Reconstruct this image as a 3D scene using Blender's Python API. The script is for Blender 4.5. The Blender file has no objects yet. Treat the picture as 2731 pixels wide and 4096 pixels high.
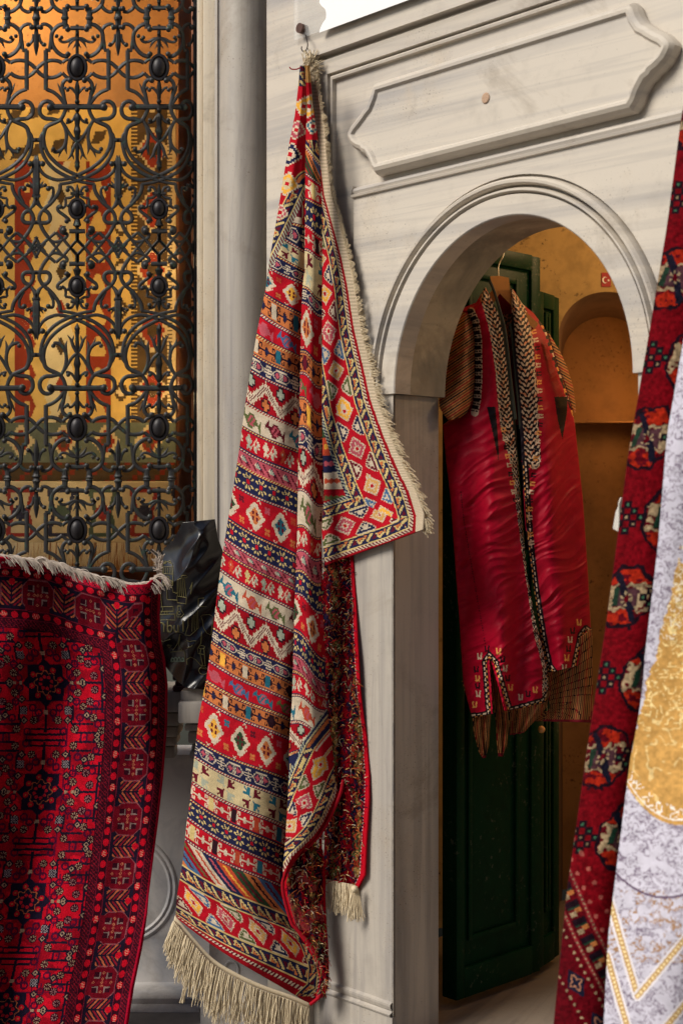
import bpy, bmesh, math, random
import numpy as np
from mathutils import Vector
random.seed(7); RS = np.random.RandomState(11)
R = math.radians
F, CX, CY, H = 5690.0, 1365.5, 2048.0, 1.55
scene = bpy.context.scene
col = scene.collection

# ------------------------------------------------------------------ helpers
def at(x, y, Y):
    return ((x-CX)/F*Y, Y, H-(y-CY)/F*Y)
def atv(x, y, Y):
    x, y, Y = np.broadcast_arrays(np.asarray(x, float), np.asarray(y, float), np.asarray(Y, float))
    return np.stack([(x-CX)/F*Y, Y, H-(y-CY)/F*Y], -1)
CD, SD = math.cos(R(47)), math.sin(R(47))
P0 = (0.165, 4.0)
def PW(u, w, z):
    return (P0[0]+u*CD+w*SD, P0[1]-u*SD+w*CD, z)
def plane_Y(x):
    a = (np.asarray(x, float)-CX)/F
    u = (P0[1]*a-P0[0])/(CD+SD*a)
    return P0[1]-SD*u

def tag(o, label=None, cat=None, group=None, kind=None):
    if label: o['label'] = label
    if cat: o['category'] = cat
    if group: o['group'] = group
    if kind: o['kind'] = kind
    return o
def thing(name, label, cat, loc=(0, 0, 0), group=None):
    o = bpy.data.objects.new(name, None); col.objects.link(o); o.location = loc
    o.empty_display_size = .1
    return tag(o, label, cat, group)
def ploc(p):
    v = Vector((0, 0, 0))
    while p is not None:
        v += Vector(p.location); p = p.parent
    return v
def raw_mesh(name, V, Fc, m, parent=None, colors=None, smooth=True, solid=0, sides=None):
    """V (n,3) world coords; Fc (k,4) or (k,3) array, or a list of lists"""
    V = np.asarray(V, float).reshape(-1, 3)
    off = np.array(ploc(parent)) if parent is not None else np.zeros(3)
    me = bpy.data.meshes.new(name)
    if isinstance(Fc, np.ndarray):
        k, n = Fc.shape
        me.vertices.add(len(V)); me.vertices.foreach_set('co', (V-off).astype(np.float32).ravel())
        me.loops.add(k*n); me.loops.foreach_set('vertex_index', Fc.astype(np.int32).ravel())
        me.polygons.add(k); me.polygons.foreach_set('loop_start', (np.arange(k)*n).astype(np.int32))
        me.update(calc_edges=True)
    else:
        me.from_pydata((V-off).tolist(), [], Fc)
    me.validate()
    if colors is not None:
        at_ = me.attributes.new('Col', 'FLOAT_COLOR', 'FACE')
        C4 = np.ones((len(colors), 4), np.float32); C4[:, :3] = colors
        at_.data.foreach_set('color', C4.ravel())
    me.polygons.foreach_set('use_smooth', [smooth]*len(me.polygons))
    me.materials.append(m)
    o = bpy.data.objects.new(name, me); col.objects.link(o)
    if parent is not None: o.parent = parent
    if solid:
        md = o.modifiers.new('thick', 'SOLIDIFY'); md.thickness = solid; md.offset = -1
    return o
class MB:
    def __init__(s): s.v = []; s.f = []; s.c = []
    def add(s, V, Fc, c=None):
        n = len(s.v); s.v += [tuple(map(float, p)) for p in V]
        s.f += [[n+i for i in f] for f in Fc]
        if c is not None: s.c += [c]*len(Fc)
    def box(s, p0, p1, b=0.0, fn=None):
        x0, y0, z0 = p0; x1, y1, z1 = p1
        bm = bmesh.new(); bmesh.ops.create_cube(bm, size=1)
        for v in bm.verts:
            v.co = Vector(((x0+x1)/2+v.co.x*(x1-x0), (y0+y1)/2+v.co.y*(y1-y0), (z0+z1)/2+v.co.z*(z1-z0)))
        if b: bmesh.ops.bevel(bm, geom=list(bm.edges), offset=b, segments=2, affect='EDGES', profile=.6)
        bm.verts.index_update()
        V = [tuple(v.co) for v in bm.verts]
        if fn: V = [fn(*p) for p in V]
        s.add(V, [[v.index for v in f.verts] for f in bm.faces]); bm.free()
    def ball(s, c, r, sy=1.0, seg=10, c_=None):
        bm = bmesh.new(); bmesh.ops.create_uvsphere(bm, u_segments=seg, v_segments=max(5, seg*2//3), radius=1)
        rr = r if isinstance(r, tuple) else (r, r*sy, r)
        bm.verts.index_update()
        s.add([(c[0]+v.co.x*rr[0], c[1]+v.co.y*rr[1], c[2]+v.co.z*rr[2]) for v in bm.verts],
              [[v.index for v in f.verts] for f in bm.faces], c_); bm.free()
    def tube(s, pts, r, n=6, c=None):
        pts = [np.array(p, float) for p in pts]; rings = []
        for i, p in enumerate(pts):
            t = pts[min(i+1, len(pts)-1)]-pts[max(i-1, 0)]; L = np.linalg.norm(t); t = t/L if L > 1e-9 else np.array([0, 0, 1.])
            a = np.array([0, 1., 0]) if abs(t[1]) < .9 else np.array([1., 0, 0])
            e = np.cross(t, a); e /= np.linalg.norm(e); g = np.cross(t, e)
            ri = r[i] if isinstance(r, (list, tuple, np.ndarray)) else r
            rings.append([p+ri*(math.cos(k*2*math.pi/n)*e+math.sin(k*2*math.pi/n)*g) for k in range(n)])
        V = [q for rg in rings for q in rg]
        Fc = [[i*n+k, i*n+(k+1) % n, (i+1)*n+(k+1) % n, (i+1)*n+k] for i in range(len(pts)-1) for k in range(n)]
        Fc += [list(range(n))[::-1], [(len(pts)-1)*n+k for k in range(n)]]
        s.add(V, Fc, c)
    def strip(s, A, B, c=None, closed=False):
        n = len(A); k = n if closed else n-1
        s.add(list(A)+list(B), [[i, (i+1) % n, n+(i+1) % n, n+i] for i in range(k)], c)
    def build(s, name, m, parent=None, smooth=True, solid=0):
        o = raw_mesh(name, s.v, s.f, m, parent, np.array(s.c) if s.c and len(s.c) == len(s.f) else None, smooth, solid)
        if smooth:
            bm = bmesh.new(); bm.from_mesh(o.data)
            bmesh.ops.recalc_face_normals(bm, faces=bm.faces)
            for e in bm.edges:
                if len(e.link_faces) == 2 and e.calc_face_angle(0) > R(38): e.smooth = False
            bm.to_mesh(o.data); bm.free()
        return o
def crv(P, n=6):
    P = [np.array(p, float) for p in P]; out = []
    for i in range(len(P)-1):
        p0 = P[max(i-1, 0)]; p1 = P[i]; p2 = P[i+1]; p3 = P[min(i+2, len(P)-1)]
        for k in range(n):
            t = k/n
            out.append(.5*((2*p1)+(-p0+p2)*t+(2*p0-5*p1+4*p2-p3)*t*t+(-p0+3*p1-3*p2+p3)*t**3))
    out.append(P[-1]); return out
def ip(y, tab):
    a = np.array(tab, float); return np.interp(y, a[:, 0], a[:, 1])
def pdist(X, Y, poly):
    """distance to polyline, length along it, signed side"""
    best = np.full(X.shape, 1e9); al = np.zeros(X.shape); sg = np.ones(X.shape); acc = 0.
    for (x0, y0), (x1, y1) in zip(poly[:-1], poly[1:]):
        dx, dy = x1-x0, y1-y0; L = math.hypot(dx, dy)
        t = np.clip(((X-x0)*dx+(Y-y0)*dy)/L**2, 0, 1)
        d = np.hypot(X-x0-t*dx, Y-y0-t*dy); m = d < best
        best[m] = d[m]; al[m] = (acc+t*L)[m]; sg[m] = np.sign((X-x0)*dy-(Y-y0)*dx)[m]; acc += L
    return best, al, sg
def inpoly(X, Y, poly):
    r = np.zeros(X.shape, bool); n = len(poly)
    for i in range(n):
        x0, y0 = poly[i]; x1, y1 = poly[(i+1) % n]
        if y0 == y1: continue
        r ^= ((y0 > Y) != (y1 > Y)) & (X < (x1-x0)*(Y-y0)/(y1-y0)+x0)
    return r
_NT = RS.rand(256, 256)
def vn(x, y):
    xi = np.floor(x).astype(int); yi = np.floor(y).astype(int); fx = x-xi; fy = y-yi
    fx = fx*fx*(3-2*fx); fy = fy*fy*(3-2*fy); g = lambda a, b: _NT[a % 256, b % 256]
    return (g(xi, yi)*(1-fx)+g(xi+1, yi)*fx)*(1-fy)+(g(xi, yi+1)*(1-fx)+g(xi+1, yi+1)*fx)*fy
def fbm(x, y, o=4):
    s = 0; a = .5
    for k in range(o): s = s+a*vn(x*2**k+17*k, y*2**k+31*k); a *= .5
    return s/(1-.5**o)

# ------------------------------------------------------------------ materials
def new_mat(name):
    m = bpy.data.materials.new(name); m.use_nodes = True
    nt = m.node_tree; b = nt.nodes['Principled BSDF']; return m, nt, b
def nd(nt, t, **k):
    n = nt.nodes.new(t)
    for a, v in k.items():
        if a in n.inputs: n.inputs[a].default_value = v
        else: setattr(n, a, v)
    return n
def mix(nt, a, b, f, mode='MIX'):
    n = nt.nodes.new('ShaderNodeMix'); n.data_type = 'RGBA'; n.blend_type = mode
    for i, v in ((0, f), (6, a), (7, b)):
        if isinstance(v, bpy.types.NodeSocket): nt.links.new(v, n.inputs[i])
        elif i == 0: n.inputs[i].default_value = v
        else: n.inputs[i].default_value = (*v, 1)
    return n.outputs[2]
def ramp(nt, src, p0, p1, v0=0, v1=1):
    n = nt.nodes.new('ShaderNodeMapRange'); nt.links.new(src, n.inputs[0])
    for i, v in zip((1, 2, 3, 4), (p0, p1, v0, v1)): n.inputs[i].default_value = v
    return n.outputs[0]
def coords(nt, scale=(1, 1, 1), rot=(0, 0, 0)):
    g = nt.nodes.new('ShaderNodeNewGeometry')
    a = nt.nodes.new('ShaderNodeMapping'); a.vector_type = 'POINT'; a.inputs['Rotation'].default_value = rot
    b = nt.nodes.new('ShaderNodeMapping'); b.inputs['Scale'].default_value = scale
    nt.links.new(g.outputs['Position'], a.inputs[0]); nt.links.new(a.outputs[0], b.inputs[0])
    return b.outputs[0]
def noise(nt, vec, scale, detail=4, rough=.55, dist=0):
    n = nd(nt, 'ShaderNodeTexNoise', Scale=scale, Detail=detail, Roughness=rough, Distortion=dist)
    nt.links.new(vec, n.inputs['Vector']); return n.outputs[0]
def bump(nt, b, h, strength, dist=.002):
    n = nd(nt, 'ShaderNodeBump', Strength=strength, Distance=dist)
    nt.links.new(h, n.inputs['Height']); nt.links.new(n.outputs[0], b.inputs['Normal'])
def marble(name, c0, c1, c2, stretch, rot=(0, 0, 0), rough=.45, amt=1.0):
    m, nt, b = new_mat(name)
    v = coords(nt, stretch, rot); v2 = coords(nt)
    n1 = noise(nt, v, 1, 5, .6, .6); n2 = noise(nt, v2, 9, 6, .65); n3 = noise(nt, v2, 120, 3, .6); n4 = noise(nt, v2, 3.1, 5, .7)
    c = mix(nt, c0, c1, ramp(nt, n1, .45, .68, 0, amt))
    c = mix(nt, c, c2, ramp(nt, n4, .55, .75, 0, .55))
    c = mix(nt, c, tuple(x*.62 for x in c0), ramp(nt, n2, .55, .78, 0, .45))
    c = mix(nt, c, (.16, .12, .08), ramp(nt, n3, .68, .8, 0, .5))
    v3 = coords(nt, tuple(q*.55 for q in stretch), rot); nv = noise(nt, v3, 1.3, 4, .55, 1.6)
    mt = nd(nt, 'ShaderNodeMath'); mt.operation = 'SUBTRACT'; nt.links.new(nv, mt.inputs[0]); mt.inputs[1].default_value = .5
    ma = nd(nt, 'ShaderNodeMath'); ma.operation = 'ABSOLUTE'; nt.links.new(mt.outputs[0], ma.inputs[0])
    c = mix(nt, c, tuple(x*.8 for x in c1), ramp(nt, ma.outputs[0], .0, .030, .22*amt, 0))
    n5 = noise(nt, v2, 2.2, 8, .72, .8); n6 = noise(nt, v2, 260, 2, .5)
    c = mix(nt, c, (.20, .15, .10), ramp(nt, n5, .56, .74, 0, .6))
    pit = nd(nt, 'ShaderNodeMath'); pit.operation = 'MULTIPLY'; nt.links.new(ramp(nt, n6, .66, .72, 0, 1), pit.inputs[0]); nt.links.new(ramp(nt, n4, .48, .60, 0, 1), pit.inputs[1])
    c = mix(nt, c, (.06, .045, .035), pit.outputs[0])
    nt.links.new(c, b.inputs['Base Color']); b.inputs['Roughness'].default_value = rough
    bump(nt, b, n2, .22, .006); return m
def woven(name, attr=True, color=None, rough=.9, grain=900, bs=.5, vary=.35, sheen=.0, fuzz=.0):
    m, nt, b = new_mat(name)
    v = coords(nt); n = noise(nt, v, grain, 2, .6); n2 = noise(nt, v, 60, 3, .6)
    if attr:
        a = nd(nt, 'ShaderNodeAttribute'); a.attribute_name = 'Col'; c = a.outputs['Color']
    else:
        rgb = nd(nt, 'ShaderNodeRGB'); rgb.outputs[0].default_value = (*color, 1); c = rgb.outputs[0]
    h = nd(nt, 'ShaderNodeHueSaturation'); nt.links.new(c, h.inputs['Color'])
    nt.links.new(ramp(nt, n, .25, .75, 1-vary, 1+vary), h.inputs['Value'])
    nt.links.new(h.outputs[0], b.inputs['Base Color'])
    b.inputs['Roughness'].default_value = rough; b.inputs['Specular IOR Level'].default_value = .02
    if sheen:
        b.inputs['Sheen Weight'].default_value = sheen; b.inputs['Sheen Roughness'].default_value = .35
        b.inputs['Sheen Tint'].default_value = (1, .25, .3, 1)
    bump(nt, b, n if not fuzz else n2, bs, .002); return m
def plain(name, c, rough=.5, metal=0, nscale=40, namt=.25, bs=.1, c2=None, coat=0, spec=.5, pos=(.45, .75), speck=None):
    m, nt, b = new_mat(name); v = coords(nt); n = noise(nt, v, nscale, 5, .65)
    cc = mix(nt, c, c2 or tuple(x*(1-namt) for x in c), ramp(nt, n, *pos))
    if speck:
        sp1 = noise(nt, v, speck[1], 3, .6); sp2 = noise(nt, v, speck[1]/12, 3, .6)
        pm = nd(nt, 'ShaderNodeMath'); pm.operation = 'MULTIPLY'; nt.links.new(ramp(nt, sp1, .60, .66), pm.inputs[0]); nt.links.new(ramp(nt, sp2, .46, .60), pm.inputs[1])
        cc = mix(nt, cc, speck[0], pm.outputs[0])
        cc = mix(nt, cc, tuple(x*.55 for x in c), ramp(nt, noise(nt, v, 3.3, 6, .7), .52, .72, 0, .7))
    nt.links.new(cc, b.inputs['Base Color'])
    b.inputs['Roughness'].default_value = rough; b.inputs['Metallic'].default_value = metal
    b.inputs['Coat Weight'].default_value = coat; b.inputs['Specular IOR Level'].default_value = spec
    if bs: bump(nt, b, n, bs, .002)
    return m
M = {}
M['marble_h'] = marble('marble_portal', (.58, .52, .44), (.34, .32, .31), (.50, .41, .30), (.35, 1.2, 9), (0, R(-2), R(47)), .5)
M['marble_v'] = marble('marble_upright', (.42, .38, .33), (.25, .23, .22), (.36, .30, .23), (13, 13, .8), (0, 0, 0), .48)
M['marble_j'] = marble('marble_jamb', (.56, .49, .40), (.30, .27, .24), (.46, .37, .27), (11, 11, .6), (0, 0, 0), .45)
M['marble_cool'] = marble('marble_cool', (.58, .56, .55), (.32, .33, .37), (.48, .41, .33), (3, 3, 3), (0, 0, 0), .5)
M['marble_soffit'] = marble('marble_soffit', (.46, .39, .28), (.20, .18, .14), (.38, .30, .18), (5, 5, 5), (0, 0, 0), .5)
M['cream_stone'] = marble('cream_stone', (.62, .54, .42), (.45, .40, .33), (.55, .42, .26), (20, 20, 1.2), (0, 0, 0), .6)
M['bronze'] = plain('patinated_bronze', (.028, .027, .028), .5, .2, 45, 0, .35, c2=(.03, .10, .07), pos=(.56, .75))
M['boss'] = plain('boss_bronze', (.018, .015, .018), .48, .3, 60, .3, .25)
M['green'] = plain('green_gloss_paint', (.0022, .028, .010), .4, 0, 25, .3, .35, spec=0.06, speck=((.06, .07, .045), 60))
M['plaster'] = plain('ochre_plaster', (.46, .31, .12), .85, 0, 14, .35, .6, speck=((.10, .06, .03), 55))
M['plaster2'] = plain('orange_plaster', (.45, .21, .06), .7, 0, 8, .35, .4, speck=((.14, .05, .015), 70))
M['wood'] = plain('orange_wood', (.35, .11, .03), .45, 0, 12, .35, .1)
M['hanger'] = plain('hanger_wood', (.75, .34, .09), .3, 0, 18, .3, .05, coat=.4)
M['steel'] = plain('steel_wire', (.6, .57, .5), .3, 1, 40, .2, 0)
M['iron'] = plain('iron', (.12, .10, .09), .45, .9, 60, .3, .1)
M['brown'] = plain('brown_cap', (.10, .05, .035), .4, .3, 60, .3, .1)
M['kilim'] = woven('kilim_weave', bs=.9, vary=.32, grain=700)
M['pile'] = woven('rug_pile', bs=.5, vary=.5, grain=420, sheen=.08)
M['darkpile'] = woven('dark_rug_pile', bs=.5, vary=.4, grain=420, sheen=.1)
M['cloth'] = woven('printed_cotton', bs=.2, vary=.12, grain=900)
M['satin'] = woven('satin', rough=.46, bs=.15, vary=.15, grain=600)
M['satin'].node_tree.nodes['Principled BSDF'].inputs['Specular IOR Level'].default_value = .12
M['fringe'] = woven('cream_cotton', attr=False, color=(.66, .55, .38), vary=.3)
M['fringe_w'] = woven('white_cotton', attr=False, color=(.55, .47, .40), vary=.3)
M['yarn'] = woven('loose_yarn', vary=.3)
M['window_kilim'] = woven('display_kilim', bs=.5, vary=.15, grain=500)
M['bag'] = plain('black_plastic', (.008, .008, .011), .27, 0, 14, .2, .12, spec=.6)
M['gold_print'] = plain('gold_print', (.22, .19, .07), .45, .3, 60, .2, 0)
M['teal_print'] = plain('pale_green_print', (.30, .40, .28), .45, 0, 60, .2, 0)
M['white'] = plain('white_print', (.9, .9, .9), .5, 0, 10, .02, 0)
M['flagred'] = plain('flag_red', (.35, .012, .012), .5, 0, 30, .1, 0)
M['red_thread'] = woven('red_thread', attr=False, color=(.35, .01, .02))
M['street'] = plain('street_stone', (.22, .2, .18), .8, 0, 6, .4, .3)
M['floor'] = marble('floor_marble', (.24, .20, .16), (.12, .10, .09), (.2, .14, .09), (6, 1, 1), (0, 0, R(30)), .3)
M['flap_white'] = woven('white_shirt', attr=False, color=(.6, .57, .52))
# glass
m, nt, b = new_mat('window_glass'); nt.nodes.remove(b)
tr = nd(nt, 'ShaderNodeBsdfTransparent'); tr.inputs[0].default_value = (.93, .93, .9, 1)
gl = nd(nt, 'ShaderNodeBsdfGlossy'); gl.inputs['Roughness'].default_value = .03
fr = nd(nt, 'ShaderNodeFresnel'); fr.inputs[0].default_value = 1.45
mx = nd(nt, 'ShaderNodeMixShader'); nt.links.new(fr.outputs[0], mx.inputs[0]); nt.links.new(tr.outputs[0], mx.inputs[1]); nt.links.new(gl.outputs[0], mx.inputs[2])
nt.links.new(mx.outputs[0], nt.nodes['Material Output'].inputs[0]); M['glass'] = m
m, nt, b = new_mat('clear_acrylic'); tr = nd(nt, 'ShaderNodeBsdfTransparent'); mx = nd(nt, 'ShaderNodeMixShader'); mx.inputs[0].default_value = .16
b.inputs['Base Color'].default_value = (.8, .8, .78, 1); b.inputs['Roughness'].default_value = .3
nt.links.new(tr.outputs[0], mx.inputs[1]); nt.links.new(b.outputs[0], mx.inputs[2]); nt.links.new(mx.outputs[0], nt.nodes['Material Output'].inputs[0]); M['acrylic'] = m
m, nt, b = new_mat('lamp_glow'); b.inputs['Emission Color'].default_value = (1, .6, .2, 1); b.inputs['Emission Strength'].default_value = 6; M['bulb'] = m

# ------------------------------------------------------------------ palette (albedo)
PAL = dict(r=(.50, .006, .018), R=(.34, .004, .012), w=(.56, .46, .34), n=(.014, .016, .055), o=(.60, .18, .055), k=(.03, .008, .015),
           y=(.56, .42, .17), Y=(.72, .36, .05), t=(.02, .14, .20), g=(.11, .13, .045), p=(.50, .09, .12), b=(.06, .15, .30), m=(.13, .008, .02),
           c=(.54, .43, .24), G=(.33, .35, .27), O=(.55, .07, .03), d=(.05, .05, .025), s=(.55, .30, .10), e=(.03, .07, .03))
KEYS = list(PAL); KI = {k: i for i, k in enumerate(KEYS)}; PARR = np.array([PAL[k] for k in KEYS])
for k_ in 'rRokmtgpbOe': PAL[k_] = tuple(v*.85 for v in PAL[k_])
PARR = np.array([PAL[k] for k in KEYS])
def bmp(rows, mirror=False):
    rows = [r_ for r_ in rows.split()]
    if mirror: rows = rows+rows[-2::-1]
    w = max(map(len, rows)); rows = [(r_+r_[-1]*w)[:w] for r_ in rows]
    return np.array([[{'X': 90, 'Z': 91}.get(ch, KI.get(ch, 0)) for ch in r_] for r_ in rows])
def mk_diamond():
    h, w = 27, 26; A = np.full((h, w), KI['r']); cy, cx = 13, 8.5
    for i in range(h):
        for j in range(w):
            x, y = j-cx, i-cy; d = abs(x)*1.15+abs(y)
            if d < 11.2+((j+i) % 3 == 0)*1.3: A[i, j] = KI['w']
            if d < 7: A[i, j] = 90
            if abs(x) < 3 and abs(y) < 3.2 and abs(x) > .6 and abs(y) > .4: A[i, j] = KI['m']
            for fy in (5, 21):
                xx, yy = j-21, i-fy
                if abs(xx) < 3 and abs(yy) < 3 and abs(abs(xx)-abs(yy)) < 2 and (abs(xx)+abs(yy)) > .5: A[i, j] = 91 if fy == 5 else KI['o']
    for i, j in ((1, 11), (0, 12), (0, 13), (1, 14), (2, 14), (25, 5), (26, 4), (26, 3), (25, 2)): A[i, j] = KI['w']
    return A
def mk_serp():
    h, w = 20, 30; A = np.full((h, w), KI['R'])
    for i in range(h):
        for j in range(w):
            c = 10+6.2*(abs(((j/30) % 1)*2-1)*2-1); d = abs(i-c)
            if d < 3.2+(j % 3 == 0)*1.1: A[i, j] = KI['w']
            if d < 1.6 and (i+j) % 2: A[i, j] = KI['m']
            for (cy, cx, k) in ((15, 15, 'o'), (4, 0, 'G')):
                x = min(abs(j-cx), 30-abs(j-cx)); y = abs(i-cy)
                if (x < 4.2 and y < 2.3) or (x < 2.3 and y < 4.2): A[i, j] = KI['k'] if d > 2 else A[i, j]
                if (x < 3.2 and y < 1.2) or (x < 1.2 and y < 3.2): A[i, j] = KI[k]
    return A
def mk_step(bg='r', w=32, h=25):
    A = np.full((h, w), KI[bg]); I_, J_ = np.mgrid[0:h, 0:w]; cy = h//2
    def dist(cx): x = np.abs(J_-cx); y = np.abs(I_-cy); return 2*((x+1)//2)+2*((y+1)//2)
    def put(mask, k):
        ring = mask.copy()
        for a, b_ in ((0, 1), (0, -1), (1, 0), (-1, 0)): ring |= np.roll(np.roll(mask, a, 0), b_, 1)
        A[ring & ~mask] = KI['w']; A[mask] = k
    d = dist(8); put(d <= 9, 90); A[d <= 4] = KI['w']; A[d < 1] = KI['r']; A[(np.abs(J_-8) < 1.5) & (np.abs(I_-cy) < 1.5)] = KI['r']
    for s_ in (0, 1):
        yy = (I_ if s_ == 0 else h-1-I_)-1; xx = np.abs(J_-24); m = (yy >= 0) & (yy < 9) & (xx < 8.5-2*(yy//2)*1.0)
        put(m, 91); A[(yy >= 2) & (yy < 7) & (xx < 4.5-2*(yy//3))] = KI['w']
    return A
BM = {
 'star': bmp('nnnnnnnnnnnnn nnnnynnnynnnn nnnnyynyynnnn nyynnynynnyyn nnyynnnnnyynn nnnnnrrrnnnnn nnnnnrrrnnnnn', True),
 'hook': bmp('ooooooooooooooooooooooo okkkoXXXXXokkkooooooooo okokoXXXXXokokooookoooo okookXXXXXkookoooknkooo oookkXXXXXkkoooooknnkoo kkkkkXXXXXkkkkkknnnnnkk', True),
 'rhook': bmp('rrrrrrrrrrrrrrrrrrrrrrr rwwwrXXXXXrwwwrrrrrrrrr rwrwrXXXXXrwrwrrrrrrrrr rwrrwXXXXXwrrwrrrrwrrrr rrrwwXXXXXwwrrrrrwwwrrr wwwwwXXXXXwwwwwwwwwwwww', True),
 'chain': bmp('nnnnnnnnnnnnnnnnnnnnnnnnnnn nwwwwwnnnnnwwwwwwwwwwwnnnnn nwnnnwnnnnwnnnwnwnnnnnwnnnn nnnwnnnnnwnnpnnwnwnpnnnwnnn wwwwwwwnwnnpppnwnwnpppnnwnw nnnwnnnwwnpppppnwnpppppnwwn', True),
 'wbird': bmp('wwwwwwwwwwwwwwwwwwwwwwww wwwXwwwwwwwwwwwwwwwwwwww wwXXwwwwXXXXXwwwwwwwwwww wXXXwwwXXpppXXwwwwwwwwww XXXXXXXXppXXppXXwwwXwwww XwwwXXXppXXppXXXXwXXwwww wwwwwXXpXXppXXXXXXXXwwww wwwwwwXXXppppXwwwXXXwwww wwwwwwwXXXXXwwwwwwXXwwww wwwwwwwwwwwwwwwwwwwXwwww', False),
 'flower': bmp('rrrrrrrrrrrrrrrrr rrrXXrrrrrrwrrrrr rrXXXXrrrrwrwwrrr rXXwXXXrrwrrGwwrr rrXXXXrrwwrwGGrrr rrrXXrrwrwwwrwwrr rrXXXXwrrwGGrrrrr rrXrrXrrrrwwrrrrr rrrrrrrrrrrrrrrrr'),
 'ptri': bmp('pppppppppppppp pmmpppppppnppp ppmmppppwnGnpp pppmmppwwGGGnp mppppmmpGGGGGn mmppppmmppppmm pmmppppmmppppm pppppppppppppp'),
 'leaf': bmp('cccccccccccccccccccccccc ccXcccXcccccccccZcccZccc ccXXcXXcXcccccZcZZcZZccc cccXXXXXXXcccZZZZZZZcccc ccccXXXXXcccccZZZZZccccc ccXXXXXXcccccccZZZZZZccc ccccccXXXXcccZZZZccccccc ccccccccXXXcZZZccccccccc cccccccccccccccccccccccc ccccccccZZZcXXXccccccccc ccccccZZZZcccXXXXccccccc ccZZZZZZcccccccXXXXXXccc ccccZZZZZcccccXXXXXccccc cccZZZZZZZcccXXXXXXXcccc ccZZcZZcZcccccXcXXcXXccc ccZcccZcccccccccXcccXccc cccccccccccccccccccccccc'),
 'tri': bmp('yyyyyyyyyyyyyyyyyy nnnnnnnnnnnnnnnnnn nyynnnnnnnnnyynnnn nyyynnmmmmnyyyynnn nnyyynnmmmnyonyyyn onnyyynnmmnyooonyy oonnyyynnmyyooooon ooonnyyynnnnnnnnnn nnnnnnnnnnnnnnnnnn yyyyyyyyyyyyyyyyyy'),
 'dia': mk_diamond(), 'serp': mk_serp(), 'step': mk_step(),
 'bird': None,
}
_A = np.full((19, 26), KI['c']); _I, _J = np.mgrid[0:19, 0:26]; _x = _J-12.5; _y = _I-9; _a = np.abs(_x); _c = np.abs(_y)
_m = ((np.abs(_a-_c) < 1.3) & (_a > 1) & (_a < 8)) | ((_a > 3) & (_a < 9.5) & (np.abs(_c-3.2) < 1.1)) | ((_c > 3) & (_c < 8.6) & (np.abs(_a-3.4) < 1.2)) | ((_a > 3) & (_a < 6.5) & (_c > 3) & (_c < 6))
_A[_m] = np.where((_x*_y > 0), 90, 91)[_m]; BM['leaf'] = _A
_b = BM['wbird'].copy(); _b[_b == KI['w']] = KI['r']; BM['bird'] = _b
CYC = {'hook': 'wtkmY', 'rhook': 'nykOt', 'dia': 'otYe', 'wbird': 'gmtO', 'bird': 'btgp', 'flower': 'yGwO', 'leaf': 'ttGG', 'step': 'Yps', }
CYZ = {'dia': 'pOtm', 'leaf': 'mmmm', 'step': 'gnmb'}
DIAG = [('b', 'm'), ('R', 'g'), ('w', 'O'), ('n', 'p'), ('O', 'Y'), ('e', 'm'), ('o', 'k')]
def sample(kind, p, q, st=4.4, shift=0):
    """palette index for along-band position p (px) and across position q (0..1)"""
    if kind == 'diag':
        s = p-(.5-q)*-95; k = np.floor(s/62).astype(int) % 7; f = (s/62) % 1
        bg = np.array([KI[a] for a, _ in DIAG])[k]; fg = np.array([KI[b_] for _, b_ in DIAG])[k]
        z = np.abs(f-.5) < .07+.10*np.abs(((q*9) % 1)*2-1)
        return np.where(z & (q > .08) & (q < .92), fg, bg)
    B = BM[kind]; h, w = B.shape; j = np.floor(p/st).astype(int)+shift; rep = j//w
    v = B[np.clip((q*h).astype(int), 0, h-1), j % w]
    X = np.array([KI[c] for c in CYC.get(kind, 'w')]); Z = np.array([KI[c] for c in CYZ.get(kind, 'w')])
    v = np.where(v == 90, X[rep % len(X)], v); return np.where(v == 91, Z[rep % len(Z)], v)
def bandpaint(kind, p, q, hpx, shift=0, sep=True):
    if sep:
        sp = 13/np.maximum(hpx, 30); inner = (q-sp)/(1-sp)
        v = sample(kind, p, np.clip(inner, 0, .999), shift=shift)
        dash = np.where(((p/6+q*hpx/6) % 2) < 1, KI['y'] if kind in ('hook', 'chain', 'star', 'flower') else KI['w'], KI['R'])
        rope = np.where((q/sp < .25) | (q/sp > .78), KI['n'], dash)
        return np.where(q < sp, rope, v)
    return sample(kind, p, q, shift=shift)
def border(d, l):
    v = np.full(d.shape, KI['R']); sel = lambda a, b: (d >= a) & (d < b)
    v = np.where(sel(12, 26), np.where(((l/7+d/9) % 2) < 1, KI['w'], KI['m']), v)
    v = np.where(sel(26, 72), sample('tri', l, np.clip((d-26)/46, 0, .999), 4.6), v)
    v = np.where(sel(72, 178), sample('step', l, np.clip((d-72)/106, 0, .999), 4.7), v)
    v = np.where(sel(178, 222), sample('tri', l, np.clip((d-178)/44, 0, .999), 4.6), v)
    v = np.where(sel(222, 238), np.where(((l/7+d/9) % 2) < 1, KI['G'], KI['n']), v)
    return v
def to_rgb(idx, X, Y, jit=.12):
    c = PARR[idx]; n = (fbm(X/45, Y/30, 3)-.5)*.5+RS.uniform(-jit, jit, X.shape)
    return np.clip(c*(1+n)[..., None]+.004, 0, .9)

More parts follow.
